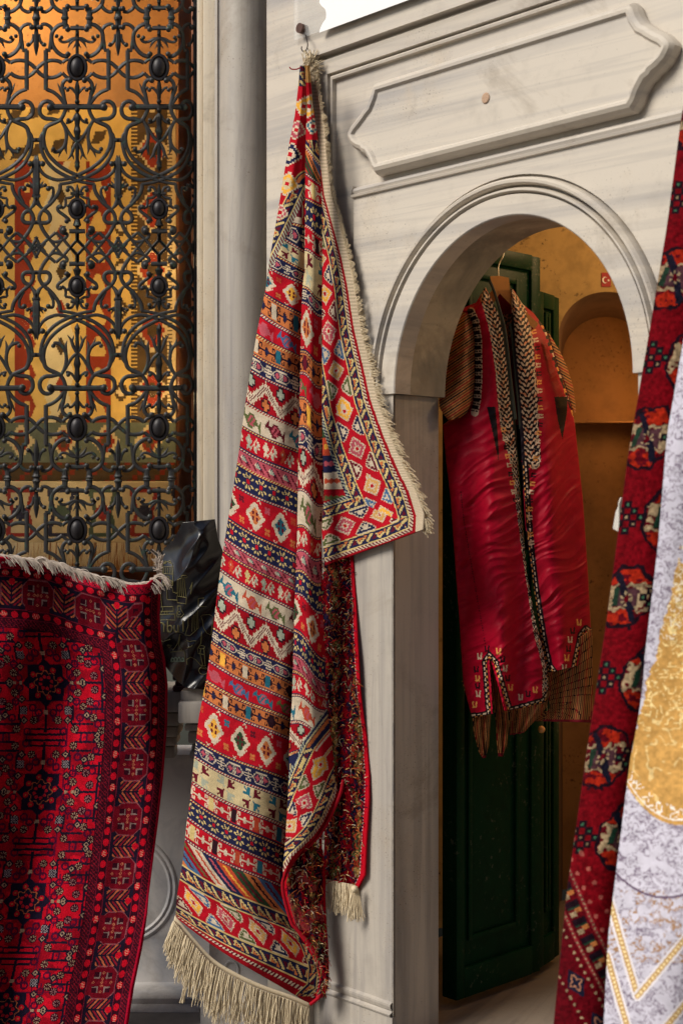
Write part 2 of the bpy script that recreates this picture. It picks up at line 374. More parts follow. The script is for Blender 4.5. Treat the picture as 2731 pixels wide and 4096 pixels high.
# generic ruled patch: rows = [((xl,yl),(xr,yr)),...]
def ruled(rows, nr, nc, tp=None):
    a = np.array(rows, float); k = len(a)
    if tp is None:
        L = np.r_[0, np.cumsum(np.maximum(np.hypot(*(a[1:, 0]-a[:-1, 0]).T), np.hypot(*(a[1:, 1]-a[:-1, 1]).T)))]
        tp = L/L[-1]
    T = np.linspace(0, 1, nr); S = np.linspace(0, 1, nc)
    g = lambda i, j: np.interp(T, tp, a[:, i, j])
    xl, yl, xr, yr = g(0, 0), g(0, 1), g(1, 0), g(1, 1)
    X = xl[:, None]+(xr-xl)[:, None]*S; Y = yl[:, None]+(yr-yl)[:, None]*S
    return X, Y, np.broadcast_to(S, X.shape), np.broadcast_to(T[:, None], X.shape), tp
def cen(A): return (A[:-1, :-1]+A[1:, :-1]+A[:-1, 1:]+A[1:, 1:])/4
def grid_obj(name, X, Y, D, rgb, m, parent=None, keep=None, solid=.004, smooth=True):
    nr, nc = X.shape; V = atv(X, Y, D).reshape(-1, 3); I = np.arange(nr*nc).reshape(nr, nc)
    Fc = np.stack([I[:-1, :-1], I[1:, :-1], I[1:, 1:], I[:-1, 1:]], -1).reshape(-1, 4)
    C = rgb.reshape(-1, 3)
    if keep is not None: kk = keep.reshape(-1); Fc = Fc[kk]; C = C[kk]
    return raw_mesh(name, V, Fc, m, parent, C, smooth, solid)
def threads(mb, starts, dirs, lens, rad=.0013, seg=6, wig=.006, grav=.5, c=None, rnd=random):
    for p, d, L in zip(starts, dirs, lens):
        p = np.array(p, float); d = np.array(d, float); d /= np.linalg.norm(d); pts = [p.copy()]
        w = np.array([rnd.uniform(-1, 1), rnd.uniform(-1, 1), 0]); ph = rnd.uniform(0, 6)
        for k in range(seg):
            d = d+np.array([0, 0, -grav/seg*2]); d /= np.linalg.norm(d)
            p = p+d*L/seg; pts.append(p+w*wig*math.sin(ph+k*1.1)*(k+1)/seg)
        r = [rad*(1-.35*k/seg) for k in range(seg+1)]
        mb.tube(pts, r, 4, c)

# ------------------------------------------------------------------ marble doorway (portal) in its own plane
SPR, EA, EB, UC = 1.882, .40, .435, .40
TH = .182
ZT = 3.5
def arc(a, b, n=48): return [(UC-a*math.cos(t), SPR+b*math.sin(t)) for t in np.linspace(0, math.pi, n)]
def plate(mb, u0, u1, z0, z1, w, a, b, uL, uR, zL=None):
    P = arc(a, b)
    top = [PW(p[0], w, z1) for p in P]; low = [PW(p[0], w, p[1]) for p in P]
    mb.strip(top, low)
    mb.add([PW(u0, w, SPR), PW(P[0][0], w, SPR), PW(P[0][0], w, z1), PW(u0, w, z1)], [[0, 1, 2, 3]])
    mb.add([PW(P[-1][0], w, SPR), PW(u1, w, SPR), PW(u1, w, z1), PW(P[-1][0], w, z1)], [[0, 1, 2, 3]])
    mb.add([PW(u0, w, z0), PW(uL, w, z0), PW(uL, w, SPR), PW(u0, w, SPR)], [[0, 1, 2, 3]])
    mb.add([PW(uR, w, z0), PW(u1, w, z0), PW(u1, w, SPR), PW(uR, w, SPR)], [[0, 1, 2, 3]])
def offset(loop, d, closed):
    out = []; n = len(loop)
    for i, p in enumerate(loop):
        a = np.array(loop[i-1] if (i or closed) else p, float); c = np.array(loop[(i+1) % n] if (i < n-1 or closed) else p, float); p = np.array(p, float)
        e1 = p-a; e2 = c-p
        if np.linalg.norm(e1) < 1e-9: e1 = e2
        if np.linalg.norm(e2) < 1e-9: e2 = e1
        e1 = e1/np.linalg.norm(e1); e2 = e2/np.linalg.norm(e2)
        n1 = np.array([e1[1], -e1[0]]); n2 = np.array([e2[1], -e2[0]]); b = n1+n2; L = np.linalg.norm(b); b = b/L
        out.append(tuple(p+b*d/max(.45, b@n1)))
    return out
def sweep(mb, path, prof, closed=False):
    loops = [[PW(u, w, z) for u, z in offset(path, o, closed)] for o, w in prof]
    for A, B in zip(loops[:-1], loops[1:]): mb.strip(A, B, closed=closed)
    return loops
portal = thing('marble_doorway', 'pale grey marble doorway surround with a round arch and a raised lobed panel above it', 'doorway', PW(-.3, 0, 0))
mb = MB()
plate(mb, -.535, 1.6, -.1, ZT, 0, EA+.05, EB+.05, -.02, .82)
mb.add([PW(-.535, -.04, -.1), PW(-.535, .2, -.1), PW(-.535, .2, ZT), PW(-.535, -.04, ZT)], [[0, 1, 2, 3]])
mb.build('wall_face', M['marble_h'], portal, False)
mb = MB()  # outer raised border with its moulding
for (a, b_, c, d) in ((-.535, -.34, -.1, ZT), (-.34, 1.14, 2.897, ZT), (1.14, 1.6, -.1, ZT)):
    mb.add([PW(a, -.04, c), PW(b_, -.04, c), PW(b_, -.04, d), PW(a, -.04, d)], [[0, 1, 2, 3]])
sweep(mb, [(-.34, -.1), (-.34, 2.897), (1.14, 2.897), (1.14, -.1)],
      [(0, -.040), (.001, -.012), (.005, -.009), (.011, -.020), (.018, -.025), (.027, -.022), (.055, -.018), (.057, .000), (.0615, .001), (.063, -.012), (.068, -.017), (.074, -.014), (.075, .004), (.080, .0015)])
mb.build('outer_moulding', M['marble_h'], portal)
mb = MB()  # arch slab
zt = 2.457; SU0, SU1 = -.173, .95
P = arc(EA+.105, EB+.105)
plate(mb, SU0, SU1, -.1, zt+.004, -.016, EA+.105, EB+.105, -.012, .812)
mb.add([PW(SU0, -.016, -.1), PW(SU0, .004, -.1), PW(SU0, .004, zt), PW(SU0, -.016, zt)], [[0, 1, 2, 3]])
mb.add([PW(SU1, -.016, -.1), PW(SU1, .004, -.1), PW(SU1, .004, zt), PW(SU1, -.016, zt)], [[0, 1, 2, 3]])
mb.build('arch_slab', M['marble_h'], portal, False)
mb = MB()  # ledge mouldings over the slab
sweep(mb, [(SU0-.004, zt), (SU1+.004, zt)], [(-.0, -.016), (-.002, -.024), (-.008, -.026), (-.011, -.019), (-.013, -.013), (-.021, -.017), (-.028, -.014), (-.034, -.004), (-.036, .003)])
for s_ in (0,):
    mb.add([PW(SU0-.004, -.026, zt+.002), PW(SU0-.004, -.016, zt+.036), PW(SU0-.004, .004, zt+.036), PW(SU0-.004, .004, zt-.002)], [[0, 1, 2, 3]])
mb.build('ledge', M['marble_h'], portal)
mb = MB()  # archivolt
prof = [(.107, -.016), (.1055, .002), (.101, .003), (.099, -.012), (.095, -.028), (.089, -.036), (.082, -.035), (.078, -.024), (.0765, -.004), (.0725, -.003), (.071, -.020), (.067, -.031), (.062, -.031), (.0585, -.022), (.0575, -.008), (.0555, -.008), (.054, -.024), (.003, -.024), (0, -.021), (0, .04)]
L = [[PW(UC-(EA+o)*math.cos(t), w, SPR+(EB+o)*math.sin(t)) for t in np.linspace(0, math.pi, 72)] for o, w in prof]
for A, B in zip(L[:-1], L[1:]): mb.strip(A, B)
for k in (0, -1):
    cap = [l[k] for l in L]; base = [PW(UC-(EA+o)*(1 if k == 0 else -1), .04, SPR) for o, w in (prof[0],)]
    mb.add(cap+base, [list(range(len(cap)+1))])
mb.build('archivolt', M['marble_h'], portal)
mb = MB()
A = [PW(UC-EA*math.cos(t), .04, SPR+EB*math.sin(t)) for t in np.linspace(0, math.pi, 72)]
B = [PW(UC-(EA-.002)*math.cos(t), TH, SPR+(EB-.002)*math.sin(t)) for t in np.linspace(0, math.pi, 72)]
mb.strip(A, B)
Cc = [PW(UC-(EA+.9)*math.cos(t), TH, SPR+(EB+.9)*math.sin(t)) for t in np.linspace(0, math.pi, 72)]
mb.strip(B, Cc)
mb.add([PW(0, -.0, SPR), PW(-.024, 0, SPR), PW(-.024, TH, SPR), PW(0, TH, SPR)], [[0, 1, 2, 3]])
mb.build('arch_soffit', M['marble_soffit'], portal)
mb = MB()
for sgn, uu in ((1, -.024), (-1, .824)):
    mb.add([PW(uu+.012*sgn*1, -.016, -.1), PW(uu, -.006, -.1), PW(uu, TH, -.1), PW(uu-sgn*.8, TH, -.1),
            PW(uu+.012*sgn*1, -.016, SPR-.0005), PW(uu, -.006, SPR-.0005), PW(uu, TH, SPR-.0005), PW(uu-sgn*.8, TH, SPR-.0005)],
           [[0, 1, 5, 4], [1, 2, 6, 5], [2, 3, 7, 6]])
# shallow moulded frame low on the pilaster
mb.build('jamb', M['marble_j'], portal, False)
mb = MB()
pr = [(0, -.017), (.003, -.027), (.008, -.029), (.012, -.022), (.016, -.018), (.020, -.022), (.030, -.026), (.036, -.026), (.040, -.020), (.043, -.0165)]
sweep(mb, [(-.325, 1.62), (-.325, .13), (-.014, .13)], [(-o, w+.0) for o, w in pr])
mb.add([PW(-.285, -.018, .17), PW(-.014, -.018, .17), PW(-.014, -.018, 1.62), PW(-.285, -.018, 1.62)], [[0, 1, 2, 3]])
mb.add([PW(-.339, -.022, -.1), PW(-.010, -.022, -.1), PW(-.010, -.022, .13), PW(-.339, -.022, .13)], [[0, 1, 2, 3]])
mb.add([PW(-.010, -.022, -.1), PW(-.010, -.006, -.1), PW(-.010, -.006, .13), PW(-.010, -.022, .13)], [[0, 1, 2, 3]])
mb.build('pilaster_frame', M['marble_v'], portal)
# lobed raised panel
def cart():
    uL, uR, z0, z1, zm = -.066, .806, 2.505, 2.765, 2.636
    Lft = [(uL, z1), (uL-.012, z1-.012), (uL-.020, z1-.034), (uL-.034, z1-.056), (uL-.050, z1-.066), (uL-.056, z1-.072), (uL-.074, zm+.044), (uL-.096, zm+.030), (uL-.112, zm+.012),
           (uL-.117, zm), (uL-.112, zm-.014), (uL-.098, zm-.034), (uL-.078, zm-.048), (uL-.062, zm-.055), (uL-.058, zm-.062), (uL-.042, z0+.062), (uL-.026, z0+.040), (uL-.016, z0+.018), (uL, z0)]
    c = (uL+uR)/2; Rt = [(2*c-u, z) for u, z in Lft][::-1]
    return Lft+Rt
mb = MB()
lo = sweep(mb, cart(), [(0, .0005), (.002, -.012), (-.001, -.028), (-.008, -.040), (-.017, -.046), (-.025, -.045), (-.031, -.036)], True)
n_ = len(lo[-1]); h_ = n_//2; mb.build('raised_panel', M['marble_h'], portal)
mb = MB(); fl_ = offset(cart(), -.030, True) if offset([(0, 0), (0, -1), (1, -1), (1, 0)], .1, True)[0][0] < 0 else offset(cart(), -.027, True)
lf_ = [q for q in cart() if q[0] < .37]; za = [q[1] for q in lf_][::-1]; ua = [q[0] for q in lf_][::-1]
zz_ = np.linspace(2.505+.026, 2.765-.026, 60); uu_ = np.interp(zz_, za, ua)+.030
mb.strip([PW(u, -.0362, z) for u, z in zip(uu_, zz_)], [PW(.74-u, -.0362, z) for u, z in zip(uu_, zz_)]); mb.build('panel_field', M['marble_h'], portal, False)
mb = MB()
c0 = PW(.350, -.033, 2.632)
ring = [PW(.350+.0135*math.cos(t), -.038, 2.632+.0145*math.sin(t)) for t in np.linspace(0, 2*math.pi, 20)[:-1]]
ring2 = [PW(.350+.011*math.cos(t), -.040, 2.632+.012*math.sin(t)) for t in np.linspace(0, 2*math.pi, 20)[:-1]]
mb.strip(ring, ring2, closed=True); mb.add(ring2, [list(range(19))])
mb.build('plug', plain('plug_plaster', (.50, .33, .22), .8, 0, 300, .4, .5), portal)

# ------------------------------------------------------------------ column, window frame, lower wall
colm = thing('marble_column', 'tall half round grey marble column between the window grille and the doorway', 'column', at(988, 3600, 4.5))
mb = MB(); cxx = at(985, 0, 4.52)[0]
pf = [(-.098, 4.62), (-.098, 4.50), (-.090, 4.495), (-.086, 4.50)]+[(-.084*math.cos(t), 4.52-.088*math.sin(t)) for t in np.linspace(.25, math.pi-.25, 30)]+[(.085, 4.505), (.092, 4.505), (.092, 4.64)]
mb.strip([(cxx+x, y, .32) for x, y in pf], [(cxx+x, y, 3.6) for x, y in pf])
mb.build('shaft', M['marble_v'], colm)
def fx(x, Y): return at(x, 0, Y)[0]
def fz(y, Y): return at(0, y, Y)[2]
mb = MB()
def bx(x0, x1, y0, y1, Y, dep=.1, b=.004): mb.box((fx(x0, Y), Y, fz(y1, Y)), (fx(x1, Y), Y+dep, fz(y0, Y)), b)
bx(836, 1120, 3600, 3990, 4.36, .3, .006)
bx(800, 1140, 3992, 4260, 4.30, .35, .012)
mb.build('pedestal', M['marble_cool'], colm)
mb = MB()
tor = [at(925+28*math.cos(t), 3880+36*math.sin(t), 4.358) for t in np.linspace(0, 2*math.pi, 24)]
mb.tube(tor, .004, 6); mb.build('pedestal_ring', M['marble_cool'], colm)
wf = thing('window_surround', 'narrow cream stone window surround beside the bronze grille', 'window surround', at(830, 2700, 4.6))
mb = MB()
bx(812, 872, -200, 2900, 4.585, .2, .006)
bx(788, 812, -200, 2900, 4.64, .2, .006)
bx(858, 905, -200, 3600, 4.60, .1, .004)
mb.build('jamb', M['cream_stone'], wf)
lw = thing('marble_wall', 'grey marble wall under the window with carved ring medallion and ledge', 'wall', at(500, 4200, 4.62))
mb = MB()
bx(-700, 860, 3020, 3960, 4.62, .2, .0)
mb.build('panel', M['marble_cool'], lw, False)
mb = MB()
ctr = (485, 3552)
def ringprof(rs):
    L = []
    for rr, dY in rs: L.append([at(ctr[0]+rr*math.cos(t), ctr[1]+rr*math.sin(t), 4.62-dY) for t in np.linspace(0, 2*math.pi, 97)[:-1]])
    for A, B in zip(L[:-1], L[1:]): mb.strip(A, B, closed=True)
    return L
L = ringprof([(226, -.001), (222, .003), (216, .005), (210, .003), (206, .001), (202, .003), (196, .005), (190, .002), (187, .0005)])
mb.add(L[-1], [list(range(96))])
mb.build('medallion', M['marble_cool'], lw)
mb = MB()  # ledge: profile swept in x, as stacked bevelled courses
for (x1, y0, y1, Y) in ((725, 2765, 2850, 4.40), (718, 2852, 2905, 4.46), (712, 2907, 2950, 4.50), (706, 2950, 2985, 4.54), (700, 2987, 3035, 4.575)):
    mb.box((fx(-900, Y), Y, fz(y1, Y)), (fx(x1, Y), 4.66, fz(y0, Y)), .010)
for (x0, x1, y0, y1, Y) in ((722, 1000, 2762, 2806, 4.335), (712, 1000, 2808, 2895, 4.31), (738, 1000, 2897, 2925, 4.34), (752, 1000, 2927, 2975, 4.37), (766, 1000, 2977, 3005, 4.40), (758, 1000, 3006, 3038, 4.385)):
    mb.box((fx(x0, Y), Y, fz(y1, Y)), (fx(x1, Y), 4.66, fz(y0, Y)), .008)
mb.build('ledge', M['marble_v'], lw)
mb = MB()
for (x0, x1, y0, y1, Y) in ((-900, 822, 3955, 3990, 4.56), (-900, 806, 3992, 4045, 4.47), (-900, 800, 4047, 4250, 4.40)):
    mb.box((fx(x0, Y), Y, fz(y1, Y)), (fx(x1, Y), 4.7, fz(y0, Y)), .012)
mb.build('plinth', M['marble_cool'], lw)

# ------------------------------------------------------------------ window grille
GY = 4.74; GS = .2296
grille = thing('window_grille', 'dark bronze ornamental window grille of scrolls and oval bosses with green patina', 'window grille', at(400, 2700, GY))
I1 = lambda pts: [(x*GS, 40+y*GS) for x, y in pts]
I2 = lambda pts: [(x*GS, 520+y*GS) for x, y in pts]
UNIT = []   # (kind, data, width)
def S(pts, w=46, img=1, sharp=False): UNIT.append(('s', (I1 if img == 1 else I2)(pts), w*GS, sharp))
def Bl(x, y, r, img=1): UNIT.append(('b', (I1 if img == 1 else I2)([(x, y)])[0], r*GS, 0))
def Lf(pts, ws, img=1): UNIT.append(('l', (I1 if img == 1 else I2)(pts), [w*GS for w in ws], 0))
# -- upper motif
S([(150, 800), (240, 800), (350, 730), (430, 610), (450, 480), (425, 370), (350, 290), (270, 250), (200, 262), (160, 300)], 58); Bl(165, 335, 50); Bl(160, 770, 48)
S([(0, 312), (120, 318)], 62, sharp=True); Lf([(0, 250), (0, 470)], [50, 70]); Bl(0, 415, 32)
S([(450, 480), (468, 590), (476, 690)], 52); S([(465, 700), (562, 700)], 50, sharp=True); S([(548, 700), (548, 1395)], 62, sharp=True)
S([(545, 1380), (420, 1430), (320, 1510), (250, 1600), (215, 1660)], 52)
S([(436, 345), (480, 285), (560, 245), (630, 258)], 50); Bl(635, 300, 48)
S([(150, 850), (205, 875), (262, 925)], 48); S([(262, 925), (330, 890), (450, 878), (560, 905), (650, 968), (714, 1030)], 54)
S([(140, 1190), (205, 1155), (262, 1095)], 48); S([(262, 1095), (340, 1150), (450, 1180), (560, 1165), (650, 1110), (714, 1040)], 54)
S([(0, 490), (90, 500), (170, 545), (250, 560), (300, 530), (320, 490)], 40); Bl(275, 480, 36); Bl(360, 455, 36)
Lf([(20, 500), (110, 560), (165, 670)], [40, 52, 6]); Lf([(0, 500), (0, 640), (0, 790)], [70, 56, 60]); Lf([(0, 560), (80, 680)], [60, 6])
Lf([(714, 330), (714, 420), (714, 620), (714, 800)], [50, 80, 95, 8]); S([(670, 420), (655, 520), (600, 600), (580, 620)], 42); Bl(575, 605, 40)
Lf([(714, -60), (714, 40), (714, 110), (714, 150), (714, 200), (714, 320)], [80, 84, 92, 150, 100, 90])
Lf([(215, -50), (215, 50), (215, 105), (215, 130), (215, 160), (215, 235)], [84, 88, 100, 145, 100, 100]); Bl(672, 300, 40)
Bl(128, 1225, 50); S([(130, 1195), (200, 1215), (250, 1275), (262, 1360), (245, 1450), (225, 1560), (205, 1650), (205, 1720), (235, 1820), (290, 1915)], 54)
Lf([(262, 1480), (300, 1380), (345, 1270)], [30, 46, 8])
S([(0, 1480), (55, 1410), (100, 1362), (150, 1352)], 38); Bl(168, 1392, 36); Bl(212, 1362, 30)
Lf([(0, 1230), (0, 1370), (0, 1640)], [34, 92, 40]); Bl(0, 1598, 44)
S([(0, 1685), (460, 1690)], 78, sharp=True); Bl(470, 1695, 64)
S([(420, 1660), (460, 1612), (530, 1590), (610, 1625), (655, 1715), (640, 1820), (560, 1888), (440, 1900), (340, 1925), (290, 1915)], 58)
S([(290, 1915), (390, 1962), (500, 2010), (560, 2070), (590, 2190), (600, 2270), (585, 2400)], 60)
S([(290, 1915), (240, 1990), (205, 2080), (190, 2180), (195, 2270), (225, 2370), (290, 2440), (370, 2475), (410, 2460)], 50); Bl(418, 2425, 40)
S([(285, 1925), (215, 2020), (150, 2130), (80, 2230), (0, 2300)], 46)
Bl(0, 1745, 44); Lf([(0, 1780), (0, 1860), (0, 2020), (0, 2110), (0, 2260)], [40, 110, 84, 130, 60])
S([(30, 1830), (70, 1905), (130, 1955), (200, 1968)], 38); Bl(158, 1918, 36)
# -- middle
S([(590, 60), (588, 170), (560, 310), (500, 430), (400, 545), (270, 650), (130, 730), (0, 790), (-110, 835)], 52, 2)
S([(560, 10), (625, 100), (640, 200), (625, 320), (585, 450), (500, 585), (370, 705), (200, 800), (0, 885)], 52, 2)
S([(110, 835), (200, 855), (340, 872), (480, 835), (580, 775), (650, 690), (675, 600), (640, 545)], 48, 2); Bl(605, 590, 50, 2)
S([(0, 885), (120, 915), (310, 945)], 44, 2); S([(300, 945), (300, 1010), (330, 1100), (390, 1190), (460, 1275), (560, 1360), (625, 1430), (665, 1520), (655, 1600), (625, 1690), (570, 1790), (505, 1875)], 54, 2)
S([(600, 1400), (540, 1415), (485, 1480), (475, 1560), (520, 1610), (600, 1618), (735, 1610)], 56, 2)
S([(628, 175), (735, 175)], 60, 2, True)
Lf([(0, 200), (0, 330), (0, 450), (0, 560), (0, 640), (0, 730)], [60, 70, 66, 60, 100, 8], 2)
Lf([(10, 215), (70, 330), (105, 430), (175, 525)], [50, 60, 52, 6], 2); Lf([(100, 400), (70, 470), (60, 520)], [30, 30, 6], 2); Lf([(190, 200), (200, 330), (175, 430)], [50, 50, 6], 2); Lf([(280, 350), (330, 480)], [60, 6], 2)
Lf([(0, 500), (50, 590)], [50, 6], 2)
Lf([(735, 430), (735, 560), (735, 800), (735, 1010), (735, 1130)], [8, 80, 86, 100, 70], 2); Lf([(720, 980), (680, 900), (630, 830)], [60, 50, 6], 2); Lf([(720, 1010), (640, 960), (590, 890)], [50, 50, 6], 2)
S([(690, 1010), (620, 985), (560, 965)], 40, 2); Bl(560, 960, 34, 2); Bl(505, 1020, 46, 2)
S([(500, 1000), (430, 1010), (415, 1100), (450, 1190), (500, 1280)], 40, 2); Lf([(430, 1100), (405, 1000)], [44, 8], 2)
S([(640, 1145), (735, 1145)], 44, 2, True); Lf([(735, 1150), (700, 1250), (650, 1330), (600, 1375)], [90, 90, 60, 40], 2)
S([(60, 1130), (110, 1175), (210, 1190)], 38, 2); S([(210, 1190), (200, 1260), (215, 1330), (270, 1370)], 38, 2); Bl(290, 1340, 40, 2)
S([(300, 1320), (345, 1350), (325, 1415), (240, 1480), (160, 1545), (130, 1600)], 46, 2); Bl(182, 1588, 46, 2); Bl(158, 1320, 30, 2)
S([(0, 1105), (118, 1105)], 44, 2, True); Lf([(0, 940), (0, 1040), (0, 1100)], [8, 70, 80], 2); S([(50, 1090), (90, 1010), (150, 990), (185, 1010)], 38, 2); Bl(168, 1045, 40, 2)
Lf([(0, 1120), (0, 1230)], [100, 60], 2); Lf([(0, 1540), (0, 1600), (0, 1660), (0, 1700), (0, 1800)], [70, 110, 150, 60, 80], 2)
S([(0, 1765), (140, 1762)], 62, 2, True); Bl(232, 1750, 52, 2); S([(200, 1700), (270, 1700), (285, 1760), (250, 1800), (180, 1810), (185, 1860), (240, 1905)], 46, 2)
S([(375, 1785), (500, 1890), (640, 2015), (735, 2110)], 44, 2, True); S([(375, 1785), (250, 1895), (125, 2047), (0, 2175)], 44, 2, True)
S([(735, 1860), (640, 2030), (560, 2130)], 44, 2, True); S([(0, 1915), (125, 2047)], 44, 2, True); S([(0, 1800), (0, 1930)], 56, 2, True)
S([(240, 1900), (330, 1945), (430, 1945), (505, 1885)], 44, 2); S([(250, 1895), (370, 2047)], 40, 2, True); S([(370, 2047), (500, 1890)], 40, 2, True)
UNIT = [u for u in UNIT]
OVALS = [((0, 40+1000*GS), 150*GS, 205*GS), ((0, 520+1370*GS), 130*GS, 160*GS)]
def gx(x):
    if x > 705: x = 705+(x-705)*.80
    return x
def gp(x, y, d=0):
    x2 = gx(x); dd = max(0, (x-705))*.0009
    return at(x2, y, GY+dd+d)
mb = MB()
def stroke(pts, w, sharp):
    P = [np.array(p) for p in pts] if sharp else crv(pts, 4)
    # clip at window edge
    P = [p for p in P if p[0] < 815]
    if len(P) < 2: return
    n = len(P); prof = [(-.5, .35), (-.5, -.15), (-.2, -.5), (.2, -.5), (.5, -.15), (.5, .35)]
    V = []
    wn = w if not isinstance(w, list) else None
    for i, p in enumerate(P):
        t = P[min(i+1, n-1)]-P[max(i-1, 0)]; t = t/(np.linalg.norm(t)+1e-9); nn = np.array([t[1], -t[0]])
        ww = wn if wn is not None else float(np.interp(i/(n-1), np.linspace(0, 1, len(w)), w))
        dep = max(ww, 6)*GY/F*.9
        for a, b_ in prof:
            q = p+nn*a*ww; V.append(gp(q[0], q[1], b_*dep))
    k = len(prof)
    Fc = [[i*k+j, i*k+(j+1) % k, (i+1)*k+(j+1) % k, (i+1)*k+j] for i in range(n-1) for j in range(k)]
    Fc += [list(range(k)), [(n-1)*k+j for j in range(k)][::-1]]
    mb.add(V, Fc)
halves = [(310-327, 1), (310, -1), (310, 1), (637, -1), (637, 1)]
ymaps = [lambda y: 144-y, lambda y: y, lambda y: 1980-y, lambda y: 1850+y]
yrange = [(-80, 72), (60, 995), (985, 1920), (1910, 2420)]
ovals = []
for (ax, sx) in halves:
    for ym, (ya, yb) in zip(ymaps, yrange):
        for kind, data, w, sh in UNIT:
            pts = [data] if kind == 'b' else data
            Q = [(ax+sx*(x*.995), ym(y)) for x, y in pts]
            if max(q[1] for q in Q) < -60 or min(q[1] for q in Q) > 2410: continue
            if kind == 's': stroke(Q, w*1.28, sh)
            elif kind == 'l': stroke(Q, w, False)
            elif Q[0][0] < 800: mb.ball(gp(*Q[0], -.006), w*1.02*GY/F, 1, 8)
        if sx == 1 or ax == 310-327:
            for (c, rx, ry) in OVALS: ovals.append((ax, ym(c[1]), rx, ry))
mb.build('scrollwork', M['bronze'], grille)
done = set()
for (x, y, rx, ry) in ovals:
    if (x, round(y)) in done or y > 2330 or y < -60 or x < -60: continue
    done.add((x, round(y)))
    mb = MB(); c = gp(x, y, -.004); s_ = GY/F
    mb.ball((c[0], c[1], c[2]), (rx*s_*.78, .017, ry*s_*.82), seg=20)
    ringp = [gp(x+rx*1.0*math.cos(t), y+ry*1.02*math.sin(t), -.004) for t in np.linspace(0, 2*math.pi, 30)]
    mb.tube(ringp, .0062, 6)
    bk = [gp(x+rx*.98*math.cos(t), y+ry*math.sin(t), .006) for t in np.linspace(0, 2*math.pi, 30)[:-1]]
    mb.add(bk, [list(range(29))])
    mb.build('boss', M['boss'], grille)
mb = MB()
mb.tube([at(793, -100, GY+.06), at(797, 2500, GY+.06)], .008, 8)
mb.tube([at(780, -100, GY+.075), at(783, 2500, GY+.075)], .006, 6)
mb.build('frame_bar', M['bronze'], grille)

# ------------------------------------------------------------------ shop window behind grille
sw = thing('shop_window', 'lit shop window glazing in an orange wooden frame behind the grille', 'window', at(400, 2600, 4.95))
mb = MB(); mb.box(tuple(at(-400, 2400, 4.94)), (fx(770, 4.945), 4.945, 3.7), 0); mb.build('glass_pane', M['glass'], sw, False)
mb = MB()
mb.box((fx(712, 4.95), 4.95, fz(2500, 4.95)), (fx(765, 4.95), 5.03, 3.7), .006)
mb.box((fx(765, 4.90), 4.90, fz(2500, 4.95)), (fx(830, 4.90), 5.10, 3.7), .006)
mb.box((fx(-400, 4.95), 4.95, fz(2500, 4.95)), (fx(765, 4.95), 5.03, fz(2285, 4.95)), .006)
mb.build('frame', M['wood'], sw)
def rgbgrid(x0, x1, y0, y1, st, D, name, fn, parent, m, sol=.004, wave=.0):
    nx = int((x1-x0)/st)+1; ny = int((y1-y0)/st)+1
    X, Y = np.meshgrid(np.linspace(x0, x1, nx), np.linspace(y0, y1, ny)); xc, yc = cen(X), cen(Y)
    return grid_obj(name, X, Y, D+wave*np.sin(X/60)+0*Y, fn(xc, yc), m, parent, solid=sol)
CG = np.array([.62, .40, .12]); CT = np.array([.64, .52, .30]); CR = np.array([.26, .04, .02]); CB = np.array([.09, .055, .025]); CW = np.array([.66, .50, .26])
def dk_main(X, Y):
    X = X+0; c = np.broadcast_to(CG, X.shape+(3,)).copy()
    def put(m, k): c[m] = k
    zz = lambda per, ph=0: np.abs((((Y+ph)/per) % 1)*2-1)
    q = lambda v, s=7: np.floor(v/s)*s
    put((Y < 640) & (((q(Y)+q(X)*.2) % 150) < 46) & (X < 430) & (((X+q(Y)*.4) % 74) < 44), CB)
    b = Y > 640+.02*X
    put(b & (X > 58) & (X < 118), CR); put(b & (X > 58) & (X < 118) & (zz(125) > .66) & (X > 100), CG)
    put(b & (X > 118) & (X < 118+26*zz(125)), CR)
    put(b & (X > 160) & (X < 340), CT)
    put(b & (X > 160) & (X < 175+30*zz(150)), CG); put(b & (X > 300-26*zz(150, 75)) & (X < 345), CG)
    d = np.abs(X-245)/20+np.abs(((Y+40) % 150)-75)/42; put(b & (d < 1), np.where(((Y//150) % 2 == 0)[..., None], CR, CB)[b & (d < 1)])
    put(b & (X > 345) & (X < 445), CR)
    h = (np.abs(X-392) < 34-26*zz(125, 30)); put(b & h & (((Y+30) % 125) < 80), CG)
    d2 = q(np.abs(X-485), 9)/26+q(np.abs(((Y) % 165)-82), 9)/34; put(b & (d2 < 1) & (X > 448), CB); put(b & (d2 < .45) & (X > 448), CW)
    put((X > 525) & (X < 548) & ((Y % 15) < 8), CB)
    e = X >= 548; put(e, CB*1.1)
    d3 = q(np.abs(X-608), 10)/46+q(np.abs((Y % 240)-120), 10)/66; put(e & (d3 < 1.25), CW*.9); put(e & (d3 < 1.0), CR*1.2); put(e & (d3 < .4), CB)
    put((X > 672) & (X < 705), CW); put((X > 672) & (X < 690) & ((Y % 15) < 7), CB)
    g = (Y > 1690); put(g, np.array([.12, .13, .09])); 
    d4 = q(np.abs((X % 170)-85), 9)/40+q(np.abs(Y-1765), 9)/52; put(g & (d4 < 1.2), CW*.8); put(g & (d4 < .8), CR*.9); put(g & (d4 < .35), CB)
    s = (Y > 1850); put(s, CB*.8); put(s & (((X+q(Y, 20)) % 90) < 22), CR*.7)
    n = (fbm(X/50, Y/40, 3)-.5)*.35
    return np.clip(c*(1+n[..., None]), 0, .9)
k1 = tag(rgbgrid(-250, 705, 430, 1945, 5, 5.30, 'hanging_kilim', dk_main, None, M['window_kilim'], wave=.004),
         'gold and rust kilim hanging upright inside the lit shop window', 'kilim')
